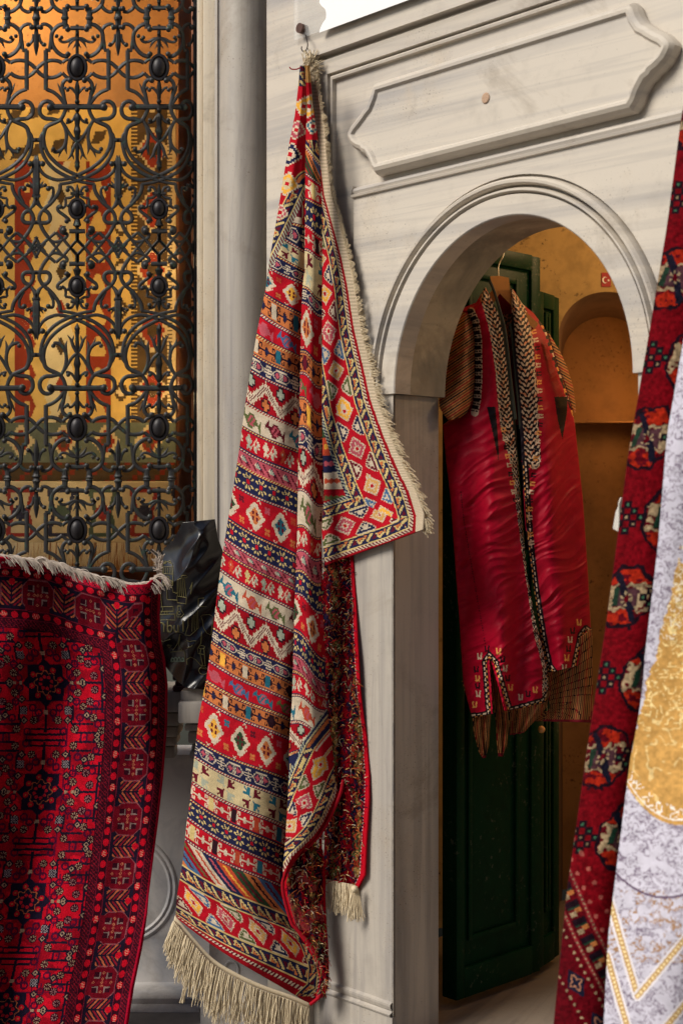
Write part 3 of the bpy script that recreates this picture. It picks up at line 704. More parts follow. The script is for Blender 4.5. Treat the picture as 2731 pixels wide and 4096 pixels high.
def dk_low(X, Y):
    c = np.broadcast_to(np.array([.42, .33, .20]), X.shape+(3,)).copy()
    xx = (X % 165)-82; yy = Y-2050; q = np.floor(np.abs(yy)/9)*9
    r_ = np.abs(np.abs(xx)-(30+.25*q)) < 9; hexm = (q < 85) & r_; hexm |= (np.abs(q-85) < 9) & (np.abs(xx) < 52)
    k = (np.floor(X/165).astype(int) % 3); cols = np.array([[.22, .03, .025], [.03, .03, .05], [.06, .08, .06]])
    c[hexm] = cols[k][hexm]; i = (np.abs(xx)+q < 34); c[i] = cols[(k+1) % 3][i]
    return np.clip(c*(1+(fbm(X/40, Y/40, 3)-.5)[..., None]*.4), 0, 1)
k2 = thing('fringed_kilim', 'beige fringed kilim with hexagons lying along the bottom of the shop window', 'kilim', at(300, 2260, 5.02))
rgbgrid(-250, 700, 1925, 2172, 5, 5.24, 'weave', dk_low, k2, M['window_kilim'])
mb = MB(); st_ = [at(random.uniform(-100, 700), 2170, 5.235) for _ in range(420)]
threads(mb, st_, [(random.uniform(-.2, .2), 0, -1)]*420, [random.uniform(.07, .1) for _ in st_], .0018, 4, .006, .3)
mb.build('fringe', M['fringe'], k2)
# room behind the window
rm = tag(raw_mesh('shop_wall', [at(-900, 2600, 5.5), at(900, 2600, 5.5), (fx(900, 5.5), 5.5, 4), (fx(-900, 5.5), 5.5, 4)], [[0, 1, 2, 3]], M['plaster2'], None, None, False),
         'glowing golden back wall of the shop seen high through the grille', 'wall')
mb = MB(); x0, x1 = fx(-900, 5.5), fx(900, 4.95)
mb.add([(x0, 4.7, .6), (x0, 5.5, .6), (x0, 5.5, 4), (x0, 4.7, 4), (x1, 4.8, .6), (x1, 5.5, .6), (x1, 5.5, 4), (x1, 4.8, 4)], [[0, 1, 2, 3], [4, 5, 6, 7], [3, 2, 6, 7], [0, 1, 5, 4]])
tag(mb.build('shop_enclosure', M['plaster2'], None, False), 'unseen side walls and ceiling added to keep sky light out of the shop window bay', 'wall')  # unseen box, added so sky light does not leak into the bay

# ------------------------------------------------------------------ hero kilim
hk = thing('hanging_kilim', 'bright red banded kilim hanging from a hook between the column and the doorway', 'kilim', at(1150, 3900, 4.14))
XR = [(200, 1222), (300, 1225), (420, 1232), (529, 1226), (641, 1224), (784, 1223), (1092, 1220), (1130, 1214), (1241, 1208), (1500, 1203), (1800, 1197), (2150, 1191), (2400, 1181), (2600, 1176), (2800, 1171), (2960, 1160), (3096, 1158), (3200, 1154), (3350, 1145), (3450, 1136), (3529, 1133), (3600, 1142), (3677, 1170), (3720, 1180), (3760, 1232), (3800, 1262), (3850, 1283), (3896, 1297), (3967, 1290), (4015, 1238)]
XL = [(270, 1200), (284, 1196), (373, 1190), (462, 1179), (596, 1152), (708, 1134), (842, 1112), (976, 1089), (1065, 1074), (1154, 1063), (1317, 1030), (1479, 1003), (1615, 981), (1777, 960), (1902, 941), (2076, 913), (2230, 888), (2434, 862), (2561, 847), (2714, 826), (2867, 796), (3030, 777), (3185, 762), (3315, 744), (3434, 733), (3582, 709), (3665, 703)]
ABANDS = [('step', 262, 262), ('chain', 870, 900), ('leaf', 920, 1000), ('chain', 1000, 1080), ('dia', 1062, 1128), ('hook', 1170, 1252), ('bird', 1250, 1349), ('hook', 1333, 1425), ('chain', 1410, 1501), ('serp', 1476, 1571), ('wbird', 1604, 1712),
  ('flower', 1700, 1802), ('ptri', 1785, 1894), ('star', 1845, 1966), ('dia', 1932, 2047), ('star', 2070, 2216), ('ptri', 2145, 2303), ('flower', 2196, 2352), ('wbird', 2272, 2436),
  ('serp', 2365, 2522), ('chain', 2506, 2667), ('hook', 2561, 2729), ('bird', 2634, 2800), ('hook', 2716, 2872), ('dia', 2787, 2950), ('chain', 2953, 3114), ('leaf', 3018, 3192),
  ('rhook', 3121, 3302), ('star', 3190, 3386), ('rhook', 3262, 3470), ('diag', 3348, 3541), ('tri', 3456, 3668), ('step', 3520, 3745), ('tri', 3625, 3890), ('edge', 3655, 3967), ('end', 3668, 4018)]
rowsA = [((float(ip(a, XL)), a), (float(ip(b_, XR)), b_)) for _, a, b_ in ABANDS]
# refine rows so silhouettes follow the tables
def refine(B, XLt, XRt, n=6, sm=None):
    rows = []; tp = []; idx = []
    for i in range(len(B)-1):
        for k in range(n):
            t = k/n; a = B[i][1]*(1-t)+B[i+1][1]*t; b_ = B[i][2]*(1-t)+B[i+1][2]*t
            rows.append(((float(ip(a, XLt)), a), (float(ip(b_, XRt)), b_))); tp.append(i+t)
    a, b_ = B[-1][1:]; rows.append(((float(ip(a, XLt)), a), (float(ip(b_, XRt)), b_))); tp.append(len(B)-1.0)
    return rows, np.array(tp)
def band_grid(B, XLt, XRt, nrow_px, nc):
    rows, tb = refine(B, XLt, XRt)
    a = np.array(rows); h = np.maximum(np.abs(np.diff(a[:, 0, 1])), np.abs(np.diff(a[:, 1, 1])))
    L = np.r_[0, np.cumsum(h+.01)]; nr = int(L[-1]/nrow_px); T = np.linspace(0, L[-1], nr)
    g = lambda i, j: np.interp(T, L, a[:, i, j]); bt = np.interp(T, L, tb); Sx = np.linspace(0, 1, nc)
    X = g(0, 0)[:, None]+(g(1, 0)-g(0, 0))[:, None]*Sx; Y = g(0, 1)[:, None]+(g(1, 1)-g(0, 1))[:, None]*Sx
    return X, Y, np.broadcast_to(bt[:, None], X.shape), np.broadcast_to(Sx, X.shape)
X, Y, BT, SS = band_grid(ABANDS, XL, XR, 3.6, 150)
Y = Y+np.sin(SS*math.pi)*np.clip((Y-500)/3000, 0, 1)*26*(1-SS)*1.2      # bands sag a little
xc, yc, bt, ss = cen(X), cen(Y), cen(BT), cen(SS)
Lr = np.hypot(X[:, -1]-X[:, 0], Y[:, -1]-Y[:, 0]); Lr = (Lr[1:]+Lr[:-1])/2
p = (ss-1)*Lr[:, None]
def paint_bands(B, bt, p, xc, yc, shifts=None):
    out = np.zeros(bt.shape, int)
    for i in range(len(B)-1):
        m = (bt >= i) & (bt < i+1); k = B[i][0]; h = (abs(B[i+1][1]-B[i][1])+abs(B[i+1][2]-B[i][2]))/2*.9
        q = bt[m]-i
        if k == 'edge': out[m] = np.where(np.abs(q-.45) < .14, np.where(((p[m]/8) % 2) < 1, KI['w'], KI['m']), KI['R'])
        elif k in ('tri',): out[m] = sample('tri', p[m]+1000, q)
        elif k == 'step': out[m] = sample('step', p[m]+1000, q)
        elif k == 'end': out[m] = KI['R']
        else: out[m] = bandpaint(k, p[m]+2000+37*i, np.clip(q, 0, .999), h)
    return out
idx = paint_bands(ABANDS, bt, p, xc, yc)
def diamond(idx, X, Y, cx, cy, r, c1, c2='w', c3='r', st=8, sx=1.0, rot=.0):
    u = (X-cx)*math.cos(rot)+(Y-cy)*math.sin(rot); v = -(X-cx)*math.sin(rot)+(Y-cy)*math.cos(rot)
    d = np.floor(np.abs(u)*sx/st)*st+np.floor(np.abs(v)/st)*st
    idx[d < r+st] = KI['w']; idx[d < r] = KI[c1]; idx[d < r*.52] = KI[c2]; idx[(np.abs(u) < st) & (np.abs(v) < st)] = KI[c3]
# upper left: turned-over corner with its borders
ln = [(1240, 748), (1223, 784), (1150, 935), (1074, 1092), (1040, 1162)]
dd, ll, sg = pdist(xc, yc, ln); dd = dd*-sg
top = yc < 748; m = ((dd > 0) & (yc < 1200)) | (yc < 700)
t_ = np.full(idx.shape, KI['r'])
t_ = np.where(dd < 20, np.where(((ll/7+dd/9) % 2) < 1, KI['G'], KI['m']), t_)
t_ = np.where((dd >= 20) & (dd < 70), sample('tri', ll, np.clip((dd-20)/50, 0, .999), 4.6), t_)
for a in ((1160, 618, 38, 'n', 'w'), (1185, 520, 30, 'p', 'w'), (1148, 735, 38, 'Y', 'c'), (1215, 425, 30, 'Y', 'w'), (1120, 850, 20, 'p', 'w')):
    diamond(t_, xc, yc, *a[:5], rot=.25)
tt = (yc < 345); t_[tt] = sample('tri', (yc*1.0)[tt], np.clip((xc[tt]-1192)/38, 0, .999))
idx = np.where(m, t_, idx)
# lower right corner: the border turns up the side
low = (bt > 31.2) & (yc > 3740)
de = (1-ss)*Lr[:, None]
cm = low & (de < 70) & (yc < 3985)
idx[cm] = np.where(de[cm] < 16, KI['R'], np.where(de[cm] < 28, np.where(((yc[cm]/7) % 2) < 1, KI['w'], KI['m']), sample('tri', yc[cm], np.clip((de[cm]-28)/42, 0, .999), 4.6)))
DA = 4.145+.085*(1-SS)**3.2+.028*SS**5-.012*np.sin(Y/520+SS*3)+.006*np.sin(SS*9+Y/300)
DA = DA+np.clip((Y-3500)/500, 0, 1)*.0-.03*np.clip((Y-2600)/1400, 0, 1)*np.sin(SS*math.pi)
ns = fbm(X/60+3, Y/60, 3)-.5
grid_obj('banded_front', X, Y, DA+ns*.008, to_rgb(idx, xc, yc), M['kilim'], hk, solid=.006)
# fold strip (B)
BL = XR[:]
BR = [(200, 1232), (240, 1236), (418, 1250), (529, 1268), (641, 1279), (775, 1286), (909, 1289), (1208, 1288), (1642, 1288), (1805, 1290), (1967, 1296), (2102, 1288), (2255, 1283), (2408, 1286), (2510, 1296), (2663, 1301), (2790, 1303), (2900, 1317), (2959, 1326), (3096, 1340), (3179, 1355), (3230, 1335), (3280, 1308), (3339, 1272), (3385, 1225), (3434, 1177), (3517, 1140)]
BB = [('step', 262, 262), ('tri', 500, 560), ('diag', 585, 655), ('rhook', 685, 735), ('star', 790, 818), ('rhook', 893, 945), ('leaf', 990, 1030), ('chain', 1140, 1195), ('dia', 1200, 1255), ('hook', 1398, 1447), ('bird', 1485, 1541),
      ('hook', 1583, 1650), ('chain', 1702, 1745), ('serp', 1780, 1848), ('wbird', 1950, 2014), ('flower', 2098, 2145), ('ptri', 2199, 2227), ('star', 2278, 2329), ('dia', 2367, 2443), ('star', 2512, 2637), ('ptri', 2607, 2726),
      ('flower', 2675, 2782), ('wbird', 2772, 2836), ('serp', 2880, 2930), ('star', 3010, 3000), ('end', 3300, 3150), ('end', 3380, 3300), ('end', 3450, 3400), ('end', 3517, 3517)]
BLt = [(y, x-3) for y, x in XR]
X, Y, BT, SS = band_grid(BB, BLt, BR, 3.6, 48)
Y = Y+12*np.sin((SS-.0)*2*math.pi)*-np.clip((Y-700)/900, 0, 1)
xc, yc, bt, ss = cen(X), cen(Y), cen(BT), cen(SS)
Lr = np.hypot(X[:, -1]-X[:, 0], Y[:, -1]-Y[:, 0]); Lr = (Lr[1:]+Lr[:-1])/2
idx = paint_bands(BB, bt, (ss*1.25*Lr[:, None]), xc, yc)
m = yc < 560; t_ = np.full(idx.shape, KI['r']); diamond(t_, xc, yc, 1236, 425, 34, 'Y', rot=.2); diamond(t_, xc, yc, 1252, 505, 22, 't', rot=.2)
t_[yc < 330] = KI['s']; idx = np.where(m, t_, idx)
out = [(1400, 3085), (1372, 3130), (1355, 3179), (1310, 3280), (1272, 3339), (1225, 3388), (1177, 3434), (1134, 3517)]
dd, ll, sg = pdist(xc, yc, out)
inn = [(1420, 2660), (1306, 2836), (1209, 2969), (1160, 3080), (1100, 3230)]; d2, l2, s2 = pdist(xc, yc, inn)
m = (s2 > 0) & (yc > 2700); fr_ = dd/(dd+d2)*238
idx = np.where(m, border(np.minimum(fr_, 237), ll), idx)
DB = 4.118-.058*np.sin(math.pi*(.12+.80*SS))+.008*np.sin(Y/210)
DB = DB+np.clip((Y-3100)/420, 0, 1)*.02
grid_obj('ridge_fold', X, Y, DB+(fbm(X/50, Y/70, 3)-.5)*.008, to_rgb(idx, xc, yc), M['kilim'], hk, solid=.006)
# side flap (C)
rc = [((1214, 232), (1246, 232)), ((1235, 418), (1282, 418)), ((1245, 529), (1300, 529)), ((1255, 641), (1308, 641)), ((1262, 775), (1325, 775)), ((1268, 909), (1362, 909)), ((1270, 1020), (1392, 1020)), ((1272, 1132), (1416, 1132)),
      ((1272, 1317), (1445, 1317)), ((1275, 1452), (1478, 1452)), ((1275, 1588), (1508, 1588)), ((1275, 1723), (1556, 1723)), ((1276, 1848), (1608, 1848)), ((1280, 1956), (1658, 1950)), ((1285, 2110), (1694, 2060)), ((1300, 2262), (1690, 2118))]
X, Y, SS, TT, tp = ruled(rc, 540, 120); xc, yc = cen(X), cen(Y)
ro = [(b_[0], b_[1]) for a, b_ in rc]; dR, lR, _ = pdist(xc, yc, ro)
dB, lB, _ = pdist(xc, yc, [(1240, 2284), (1300, 2262), (1560, 2174), (1720, 2105)])
sc_ = np.interp(yc, [250, 900, 1400, 2100], [.5, .62, .85, 1.0])
e = (dR-29)/sc_; useB = dB+2 < e; dd = np.where(useB, dB, e); ll = np.where(useB, lB, lR)
idx = border(np.maximum(dd, 0), ll)
p2 = (xc*.5-yc)*.9+3000; idx = np.where(dd >= 238, sample('diag', p2, np.clip((xc-1280)/200, 0, .999)), idx)
idx = np.where(e < 0, KI['c'], idx); rgb = to_rgb(idx, xc, yc); rgb[e < 0] = np.array([.52, .42, .30])*(1+.25*np.sin(yc[e < 0]*1.2))[:, None]
DC = plane_Y(X)-.062-.012*np.sin(SS*5+Y/260)-.02*SS*np.clip((Y-1500)/700, 0, 1)
grid_obj('side_flap', X, Y, DC, rgb, M['kilim'], hk, solid=.006)
# looped fringe down the flap edge
mb = MB()
for i in range(560):
    t = random.random()**.9; j = np.interp(t, tp, np.arange(len(ro))); x = np.interp(j, range(len(ro)), [q[0] for q in ro]); y = np.interp(j, range(len(ro)), [q[1] for q in ro])
    if y > 2110: continue
    k = np.clip((y-1100)/900, 0, 1); L = (18+26*k)*random.uniform(.6, 1.3)*4/5700; D_ = float(plane_Y(x))-.065-random.uniform(-.006, .012)
    p0 = np.array(at(x-3, y, D_)); a = random.uniform(-.2, .5)-k*1.0
    tip = p0+np.array([math.cos(a)*L, -.3*L, math.sin(a)*L]); off = np.array([0, 0, random.uniform(.003, .007)])
    mb.tube([p0, (p0+tip)/2+off, tip, (p0+tip)/2-off, p0-off], .00125, 4)
for i in range(90):   # tuft at the hanging corner
    p0 = np.array(at(1232+random.uniform(-14, 22), random.uniform(225, 300), 4.19)); a = random.uniform(-.6, 1.9); L = random.uniform(.015, .04)
    tip = p0+np.array([math.cos(a)*L, random.uniform(-.01, .01), math.sin(a)*L]); mb.tube([p0, (p0+tip)/2+np.array([.003, 0, .002]), tip], .0012, 4)
mb.build('edge_fringe', M['fringe'], hk)
# shaggy reverse
RC = np.array([PAL[k] for k in 'RmnkOgs'])
def backcol(xc, yc):
    a = fbm(xc/16, yc/22, 3)+.25*np.sin(xc/14); k = np.clip(((a-.2)*9).astype(int), 0, 6); c = RC[k]*.45
    return np.clip(c*(1+RS.uniform(-.4, .4, xc.shape))[..., None], 0, 1)
rd = [((1240, 2190), (1408, 2190)), ((1250, 2408), (1420, 2408)), ((1250, 2561), (1427, 2561)), ((1250, 2765), (1440, 2765)), ((1250, 2943), (1464, 2943)), ((1250, 3100), (1474, 3100)), ((1240, 3196), (1474, 3196)), ((1200, 3374), (1463, 3374)),
      ((1180, 3470), (1458, 3500)), ((1180, 3520), (1430, 3552))]
X, Y, SS, TT, _ = ruled(rd, 420, 80); xc, yc = cen(X), cen(Y)
DD1 = plane_Y(X)-.045+.01*np.sin(X/22+Y/180)
c = backcol(xc, yc); m = cen(SS) > .94; c[m] = PAL['r']; c[(cen(SS) > .92) & (cen(SS) < .935) & (((yc/7) % 2) < 1)] = (.5, .3, .3)
grid_obj('reverse_side', X, Y, DD1, c, M['kilim'], hk, solid=.005)
rd2 = [((1190, 3360), (1290, 3400)), ((1150, 3434), (1300, 3460)), ((1128, 3529), (1302, 3530)), ((1136, 3600), (1302, 3600)), ((1168, 3700), (1306, 3700)), ((1215, 3770), (1312, 3770)), ((1262, 3850), (1316, 3850)), ((1280, 3920), (1316, 3920)), ((1262, 3990), (1298, 3990))]
X2, Y2, SS2, TT2, _ = ruled(rd2, 200, 70); xc, yc = cen(X2), cen(Y2)
DD2 = 4.135-.03*np.sin(SS2*math.pi)+.0*Y2
c = backcol(xc, yc); mm = fbm(xc/40, yc/50, 2) > .55; c[mm] = c[mm]*.4+np.array([.25, .04, .04]); c[cen(SS2) < .10] = PAL['r']; c[cen(SS2) > .94] = PAL['R']
grid_obj('curled_corner', X2, Y2, DD2, c, M['kilim'], hk, solid=.005)
mb = MB(); TC = [PAL['c'], PAL['s'], PAL['n'], PAL['R'], PAL['m'], PAL['g'], PAL['r'], PAL['k'], PAL['o'], PAL['k'], PAL['R'], PAL['w']]
for i in range(2300):
    if i % 4: Xs, Ys, Ds = X, Y, DD1
    else: Xs, Ys, Ds = X2, Y2, DD2
    r_ = random.randrange(5, Xs.shape[0]-5); q_ = random.randrange(10 if i % 4 else 8, Xs.shape[1]-5)
    p0 = np.array(at(Xs[r_, q_], Ys[r_, q_], Ds[r_, q_]-.003)); a = random.uniform(0, 6.28); L = random.uniform(.006, .019)
    tp_ = p0+np.array([math.cos(a)*L, -random.uniform(.002, .012), math.sin(a)*L-.006])
    mb.tube([p0, (p0+tp_)/2+np.array([random.uniform(-.004, .004), -.006, .004]), tp_], .0011, 3, random.choice(TC))
mb.build('loose_threads', M['yarn'], hk)
# red corded edge along the curl
mb = MB(); ed = [(1372, 3120), (1358, 3182), (1312, 3284), (1275, 3343), (1227, 3392), (1178, 3440), (1140, 3500), (1130, 3545), (1140, 3605), (1166, 3690), (1185, 3715), (1238, 3775), (1270, 3830), (1292, 3880), (1300, 3930), (1290, 3975), (1240, 4018)]
mb.tube([at(x, y, 4.105) for x, y in crv(ed, 5)], .0052, 7); mb.build('red_cord', M['red_thread'], hk)
# bottom fringe
mb = MB(); mb2 = MB(); edge = [(700, 3668), (760, 3740), (850, 3838), (950, 3900), (1060, 3950), (1160, 3985), (1240, 4020)]
ec = crv(edge, 8); ne = len(ec)
up = [at(x, y-6, 4.14-.03*math.sin(i/ne*3)) for i, (x, y) in enumerate(ec)]; dn = [at(x-4, y+12, 4.138-.03*math.sin(i/ne*3)) for i, (x, y) in enumerate(ec)]
mb2.strip(up, dn)
st_, di, le = [], [], []
for i in range(680):
    t = random.random(); k = t*(ne-1); a = ec[int(k)]; b_ = ec[min(int(k)+1, ne-1)]; x = a[0]+(b_[0]-a[0])*(k % 1); y = a[1]+(b_[1]-a[1])*(k % 1)
    cl = math.sin(t*95)*.5+.5; st_.append(at(x-4, y+14, 4.135-.03*math.sin(t*3)-random.uniform(0, .012))); di.append((-.35*(1-t)**2-.12+random.uniform(-.13, .13), random.uniform(-.1, .1), -1))
    le.append((.085+.045*math.sin(t*math.pi)**.7)*random.uniform(.85, 1.12)*(.72+.5*vn(np.array(t*38.), np.array(3.3))))
threads(mb, st_, di, le, .0015, 7, .007, .35)
for (x, y, L) in ((712, 3700, .09), (790, 3790, .14), (782, 3800, .15), (1215, 4010, .08)):
    threads(mb, [at(x+random.uniform(-6, 6), y, 4.13) for _ in range(14)], [(-.3+random.uniform(-.1, .1), 0, -1)]*14, [L*random.uniform(.9, 1.1)]*14, .0014, 7, .005, .4)
mb.build('bottom_fringe', M['fringe'], hk); mb2.build('fringe_heading', M['fringe'], hk, solid=.004)
mb = MB(); st_, di, le = [], [], []
for i in range(150):
    x = random.uniform(1302, 1420); st_.append(at(x, 3515+(x-1302)*.22, plane_Y(x)-.05-random.uniform(0, .008))); di.append((random.uniform(-.08, .12), 0, -1)); le.append(random.uniform(.05, .10))
for i in range(60):
    st_.append(at(random.uniform(1408, 1428), 3545, 4.06)); di.append((random.uniform(-.35, .35), 0, -1)); le.append(random.uniform(.085, .105))
threads(mb, st_, di, le, .0015, 6, .004, .3); mb.ball(at(1418, 3556, 4.055), .010, 1, 8); mb.build('tassel_fringe', M['fringe'], hk)
mb = MB(); mb.tube([at(x, y, 4.17) for x, y in crv([(1216, 200), (1211, 235), (1220, 262), (1214, 300)])], .0016, 5)
mb.tube([at(x, y, 4.168) for x, y in crv([(1219, 200), (1222, 235), (1212, 262), (1218, 296)])], .0016, 5); mb.build('hanging_string', M['fringe'], hk)
mb = MB(); mb.tube([at(x, y, 4.165) for x, y in crv([(1158, 268), (1165, 276), (1185, 277), (1204, 270), (1216, 272)])], .0019, 5); mb.build('red_tie', M['red_thread'], hk)
hook = thing('wall_hook', 'small bent iron wire hook above the banded kilim under the sign corner', 'hook', at(1220, 150, 4.2))
mb = MB(); mb.tube([at(x, y, 4.19+.0*y) for x, y in crv([(1222, 140), (1229, 165), (1230, 185), (1222, 203), (1212, 205), (1206, 196), (1207, 186)])], .0017, 6); mb.tube([at(1222, 140, 4.19), at(1222, 138, 4.27)], .0017, 6); mb.build('wire', M['iron'], hook)
# sign
sg_ = thing('wall_sign', 'clear acrylic wall sign with white print and a brown standoff bolt at its corner', 'sign', PW(-.44, -.03, 2.95))
def pu(x, y, w=0):
    a = (x-CX)/F; Px, Py = P0[0]+w*SD, P0[1]+w*CD
    u = (Py*a-Px)/(CD+SD*a); Yd = Py-SD*u; return u, H-(y-CY)/F*Yd
W = -.055
u0, z0 = pu(1174, 158, W); 
mb = MB(); mb.box((u0, W, z0-.004), (.9, W+.004, 3.45), .0, fn=PW); mb.build('acrylic_panel', M['acrylic'], sg_, False)
mb = MB(); rag = [(1272, 165), (1268, 120), (1290, 80), (1262, 60), (1285, 30), (1265, 5), (1290, -30), (1270, -70), (1275, -220)]
L_ = [pu(x, y, W-.003) for x, y in crv([(1280, 165), (1278, 128), (1290, 95), (1304, 72), (1302, 40), (1285, 22), (1278, 6), (1290, -14), (1302, -40), (1290, -70), (1280, -220)], 5)]
zb = pu(1272, 133, W-.003)[1]; V = [PW(L_[0][0], W-.003, zb)]+[PW(u, W-.003, z) for u, z in L_[1:]]
V2 = [PW(u+.02, W-.003, max(z, zb)) for u, z in L_]; V = [PW(u, W-.003, max(z, zb)) for u, z in L_]
top_ = max(v[2] for v in V); mb.add(V+[PW(.9, W-.003, top_), PW(.9, W-.003, zb)], [list(range(len(V)+2))]); mb.build('white_print', M['white'], sg_, False, solid=.001)
mb = MB(); us, zs = pu(1198, 112, W-.008)
A = [PW(us+.0145*math.cos(t), W-.010, zs+.0145*math.sin(t)) for t in np.linspace(0, 6.283, 25)[:-1]]; B = [PW(us+.0145*math.cos(t), -.03, zs+.0145*math.sin(t)) for t in np.linspace(0, 6.283, 25)[:-1]]
mb.strip(A, B, closed=True); mb.add(A, [list(range(24))]); mb.build('standoff_bolt', M['brown'], sg_)

# ------------------------------------------------------------------ left rug
lr = thing('pile_rug', 'deep red pile rug with dark medallions and angular border draped below the grille', 'rug', at(300, 4100, 4.25))
YT = [(-200, 2205), (0, 2232), (100, 2240), (200, 2252), (300, 2288), (380, 2312), (450, 2330), (520, 2340), (590, 2336), (640, 2300), (660, 2285)]
XRr = [(2200, 646), (2300, 646), (2450, 640), (2560, 645), (2640, 662), (2740, 672), (2900, 670), (3100, 655), (3300, 632), (3500, 606), (3650, 588), (3800, 560), (3950, 528), (4096, 505), (4200, 490)]
nr, nc = 560, 260
T = np.linspace(0, 1, nr)[:, None]; Sx = np.linspace(0, 1, nc)[None, :]
X = np.broadcast_to(-200+Sx*860, (nr, nc)).copy()
for _ in range(3):
    yt = np.interp(X, *np.array(YT).T); Y = yt*(1-T)+4190*T; X = -200+Sx*(np.interp(Y, *np.array(XRr).T)+200)
xc, yc = cen(X), cen(Y); u = (np.interp(yc, *np.array(XRr).T)-xc)*1.03; vt = yc-np.interp(xc, *np.array(YT).T)
RD = (.40, .004, .014); RD2 = (.11, .003, .009); NV = (.010, .006, .015); DK = (.026, .003, .008); OR_ = (.34, .085, .035); CRM = (.26, .17, .11); PK = (.17, .007, .016); PU = (.055, .005, .012)
c = np.broadcast_to(np.array(RD), xc.shape+(3,)).copy()
def put(m, k): c[m] = k
cxx_ = u-500; cyy = ((yc-2731+218) % 437)-218
put(fbm(xc/60, yc/50, 4) > .52, (.22, .003, .010)); put((np.abs(np.abs(cxx_-60)-150) < 3) | (np.abs(np.abs(cyy)-72) < 2.5), (.10, .003, .02))
for (a, b_) in ((55, 100), (125, 75), (75, 195), (175, 115), (215, 165), (110, 20), (245, 35), (30, 120), (140, 140), (205, 85), (255, 120), (160, 212)):
    put((np.abs(np.hypot(np.abs(cxx_)-a, np.abs(cyy)-b_)-13) < 4), (.05, .004, .02)); put((np.abs(np.abs(cxx_)-a) < 2.5) & (np.abs(np.abs(cyy)-b_-18) < 16), (.06, .004, .02))
for (a, y0, y1) in ((0, 95, 200),): put((np.abs(cxx_) < 6) & (np.abs(cyy) > y0) & (np.abs(cyy) < y1), NV)
put((np.abs(np.abs(cyy)-207) < 5) & (np.abs(cxx_) < 82), NV); put((np.abs(np.abs(cyy)-185) < 4) & (np.abs(cxx_) < 60), NV)
put((np.abs(np.abs(cyy)-8*0-0) < 5) & (np.abs(np.abs(cxx_)-190) < 45), NV)
for (bx_, by_, w_, h_) in ((205, 105, 42, 0), (235, 150, 30, 0), (232, 60, 0, 60), (246, 128, 0, 34), (150, 165, 45, 0), (178, 200, 55, 0), (110, 120, 0, 30)):
    put((np.abs(np.abs(cxx_)-bx_) < max(w_, 4.5)) & (np.abs(np.abs(cyy)-by_) < max(h_, 4.5)), NV)
    if w_: put((np.abs(np.abs(cxx_)-(bx_-w_)) < 3.4) & (np.abs(np.abs(cyy)-by_+12) < 14), NV)
def flower(m_x, m_y, r=19, petal=CRM, dark=DK):
    xx = np.abs(cxx_)-m_x; yy = np.abs(cyy)-m_y; rr = np.hypot(xx, yy); th = np.arctan2(yy, xx)
    put(rr < r, dark); put((rr < r-3) & (rr > 5) & (np.cos(th*8) > .25), petal)
for (a, b_) in ((92, 108), (130, 40), (50, 150), (152, 95), (200, 28), (120, 185), (195, 140), (232, 190), (262, 95), (275, 20), (60, 235), (180, 75)):
    flower(a, b_, 17, CRM if (a+b_) % 3 else (.22, .10, .10))
for (a, b_) in ((100, 65), (168, 130), (240, 55), (90, 150), (215, 210), (150, 5)):
    d = np.abs(np.abs(cxx_)-a)+np.abs(np.abs(cyy)-b_); put(d < 19, NV); put((d < 11) & (d > 6), CRM)
sq = (np.abs(np.abs(cxx_)-92) < 15) & (np.abs(np.abs(cyy)-112) < 15); put(sq, NV); put(sq & (((xc//5+yc//5) % 2) < 1), (.20, .17, .18))
g_ = (np.maximum(np.abs(cxx_), np.abs(cyy)) < 72) | ((np.abs(cxx_)+np.abs(cyy)) < 98); put(g_, (.010, .007, .018))
rr = np.hypot(cxx_, cyy); th = np.arctan2(cyy, cxx_)
put(g_ & (np.abs(rr-(44+6*np.cos(th*8))) < 2.2), OR_)
for k in range(8):
    a = k*math.pi/4+.2; put(np.hypot(cxx_-60*math.cos(a), cyy-60*math.sin(a)) < 11, RD); put(np.hypot(cxx_-60*math.cos(a), cyy-60*math.sin(a)) < 4.5, OR_)
    put(np.hypot(cxx_-24*math.cos(a), cyy-24*math.sin(a)) < 7, (.40, .01, .02))
put(rr < 9, NV)
put((np.abs(cxx_) < 9) & (np.abs(np.abs(cyy)-118) < 8), CRM); put((np.abs(cyy) < 6) & (np.abs(np.abs(cxx_)-118) < 20) & (np.abs(np.abs(cxx_)-118) > 7), CRM)
# border rings
vt2 = vt*.93; side = u <= vt2; d = np.where(side, u, vt2); l = np.where(side, yc-2731, u+40)
bd = d < 258; put(bd, DK)
put(d < 9, (.30, .004, .02)); put((~side) & (d < 46), (.32, .004, .02))
sel = lambda a, b_: (d >= a) & (d < b_)
for (a, b_) in ((10, 34), (224, 254)):
    put(sel(a, b_) & ((((l//5)+(d//5)) % 3) < 1), PK); put(sel(a, b_) & (((l//7+d//6) % 4) < 1), PU)
for (a, b_) in ((38, 66), (190, 220)):
    put(sel(a, b_), DK); ph = (l % 44)-22; mid = (a+b_)/2; e_ = np.hypot(ph/15, (d-mid)/12); put(sel(a, b_) & (e_ < 1), RD); alt = (np.floor(l/44).astype(int) % 3) == 0
    put(sel(a, b_) & alt & (e_ < .9) & (np.abs(np.sin((ph+ (d-mid)*.3)*.35)) > .72) & (np.abs(d-mid) < 8), (.48, .17, .12))
for a in (36, 67, 188, 221): put(np.abs(d-a) < 1.6, (.13, .008, .02))
mb_ = sel(68, 186); put(mb_, NV); ph = (l % 218)-109; dm = d-127
oc = (np.abs(ph) < 62) & (np.abs(dm) < 54) & ((np.abs(ph)+np.abs(dm)) < 92)
put(mb_ & (np.abs(ph) < 68) & (np.abs(dm) < 58) & ((np.abs(ph)+np.abs(dm)) < 97), (.18, .05, .06)); put(mb_ & oc, RD2)
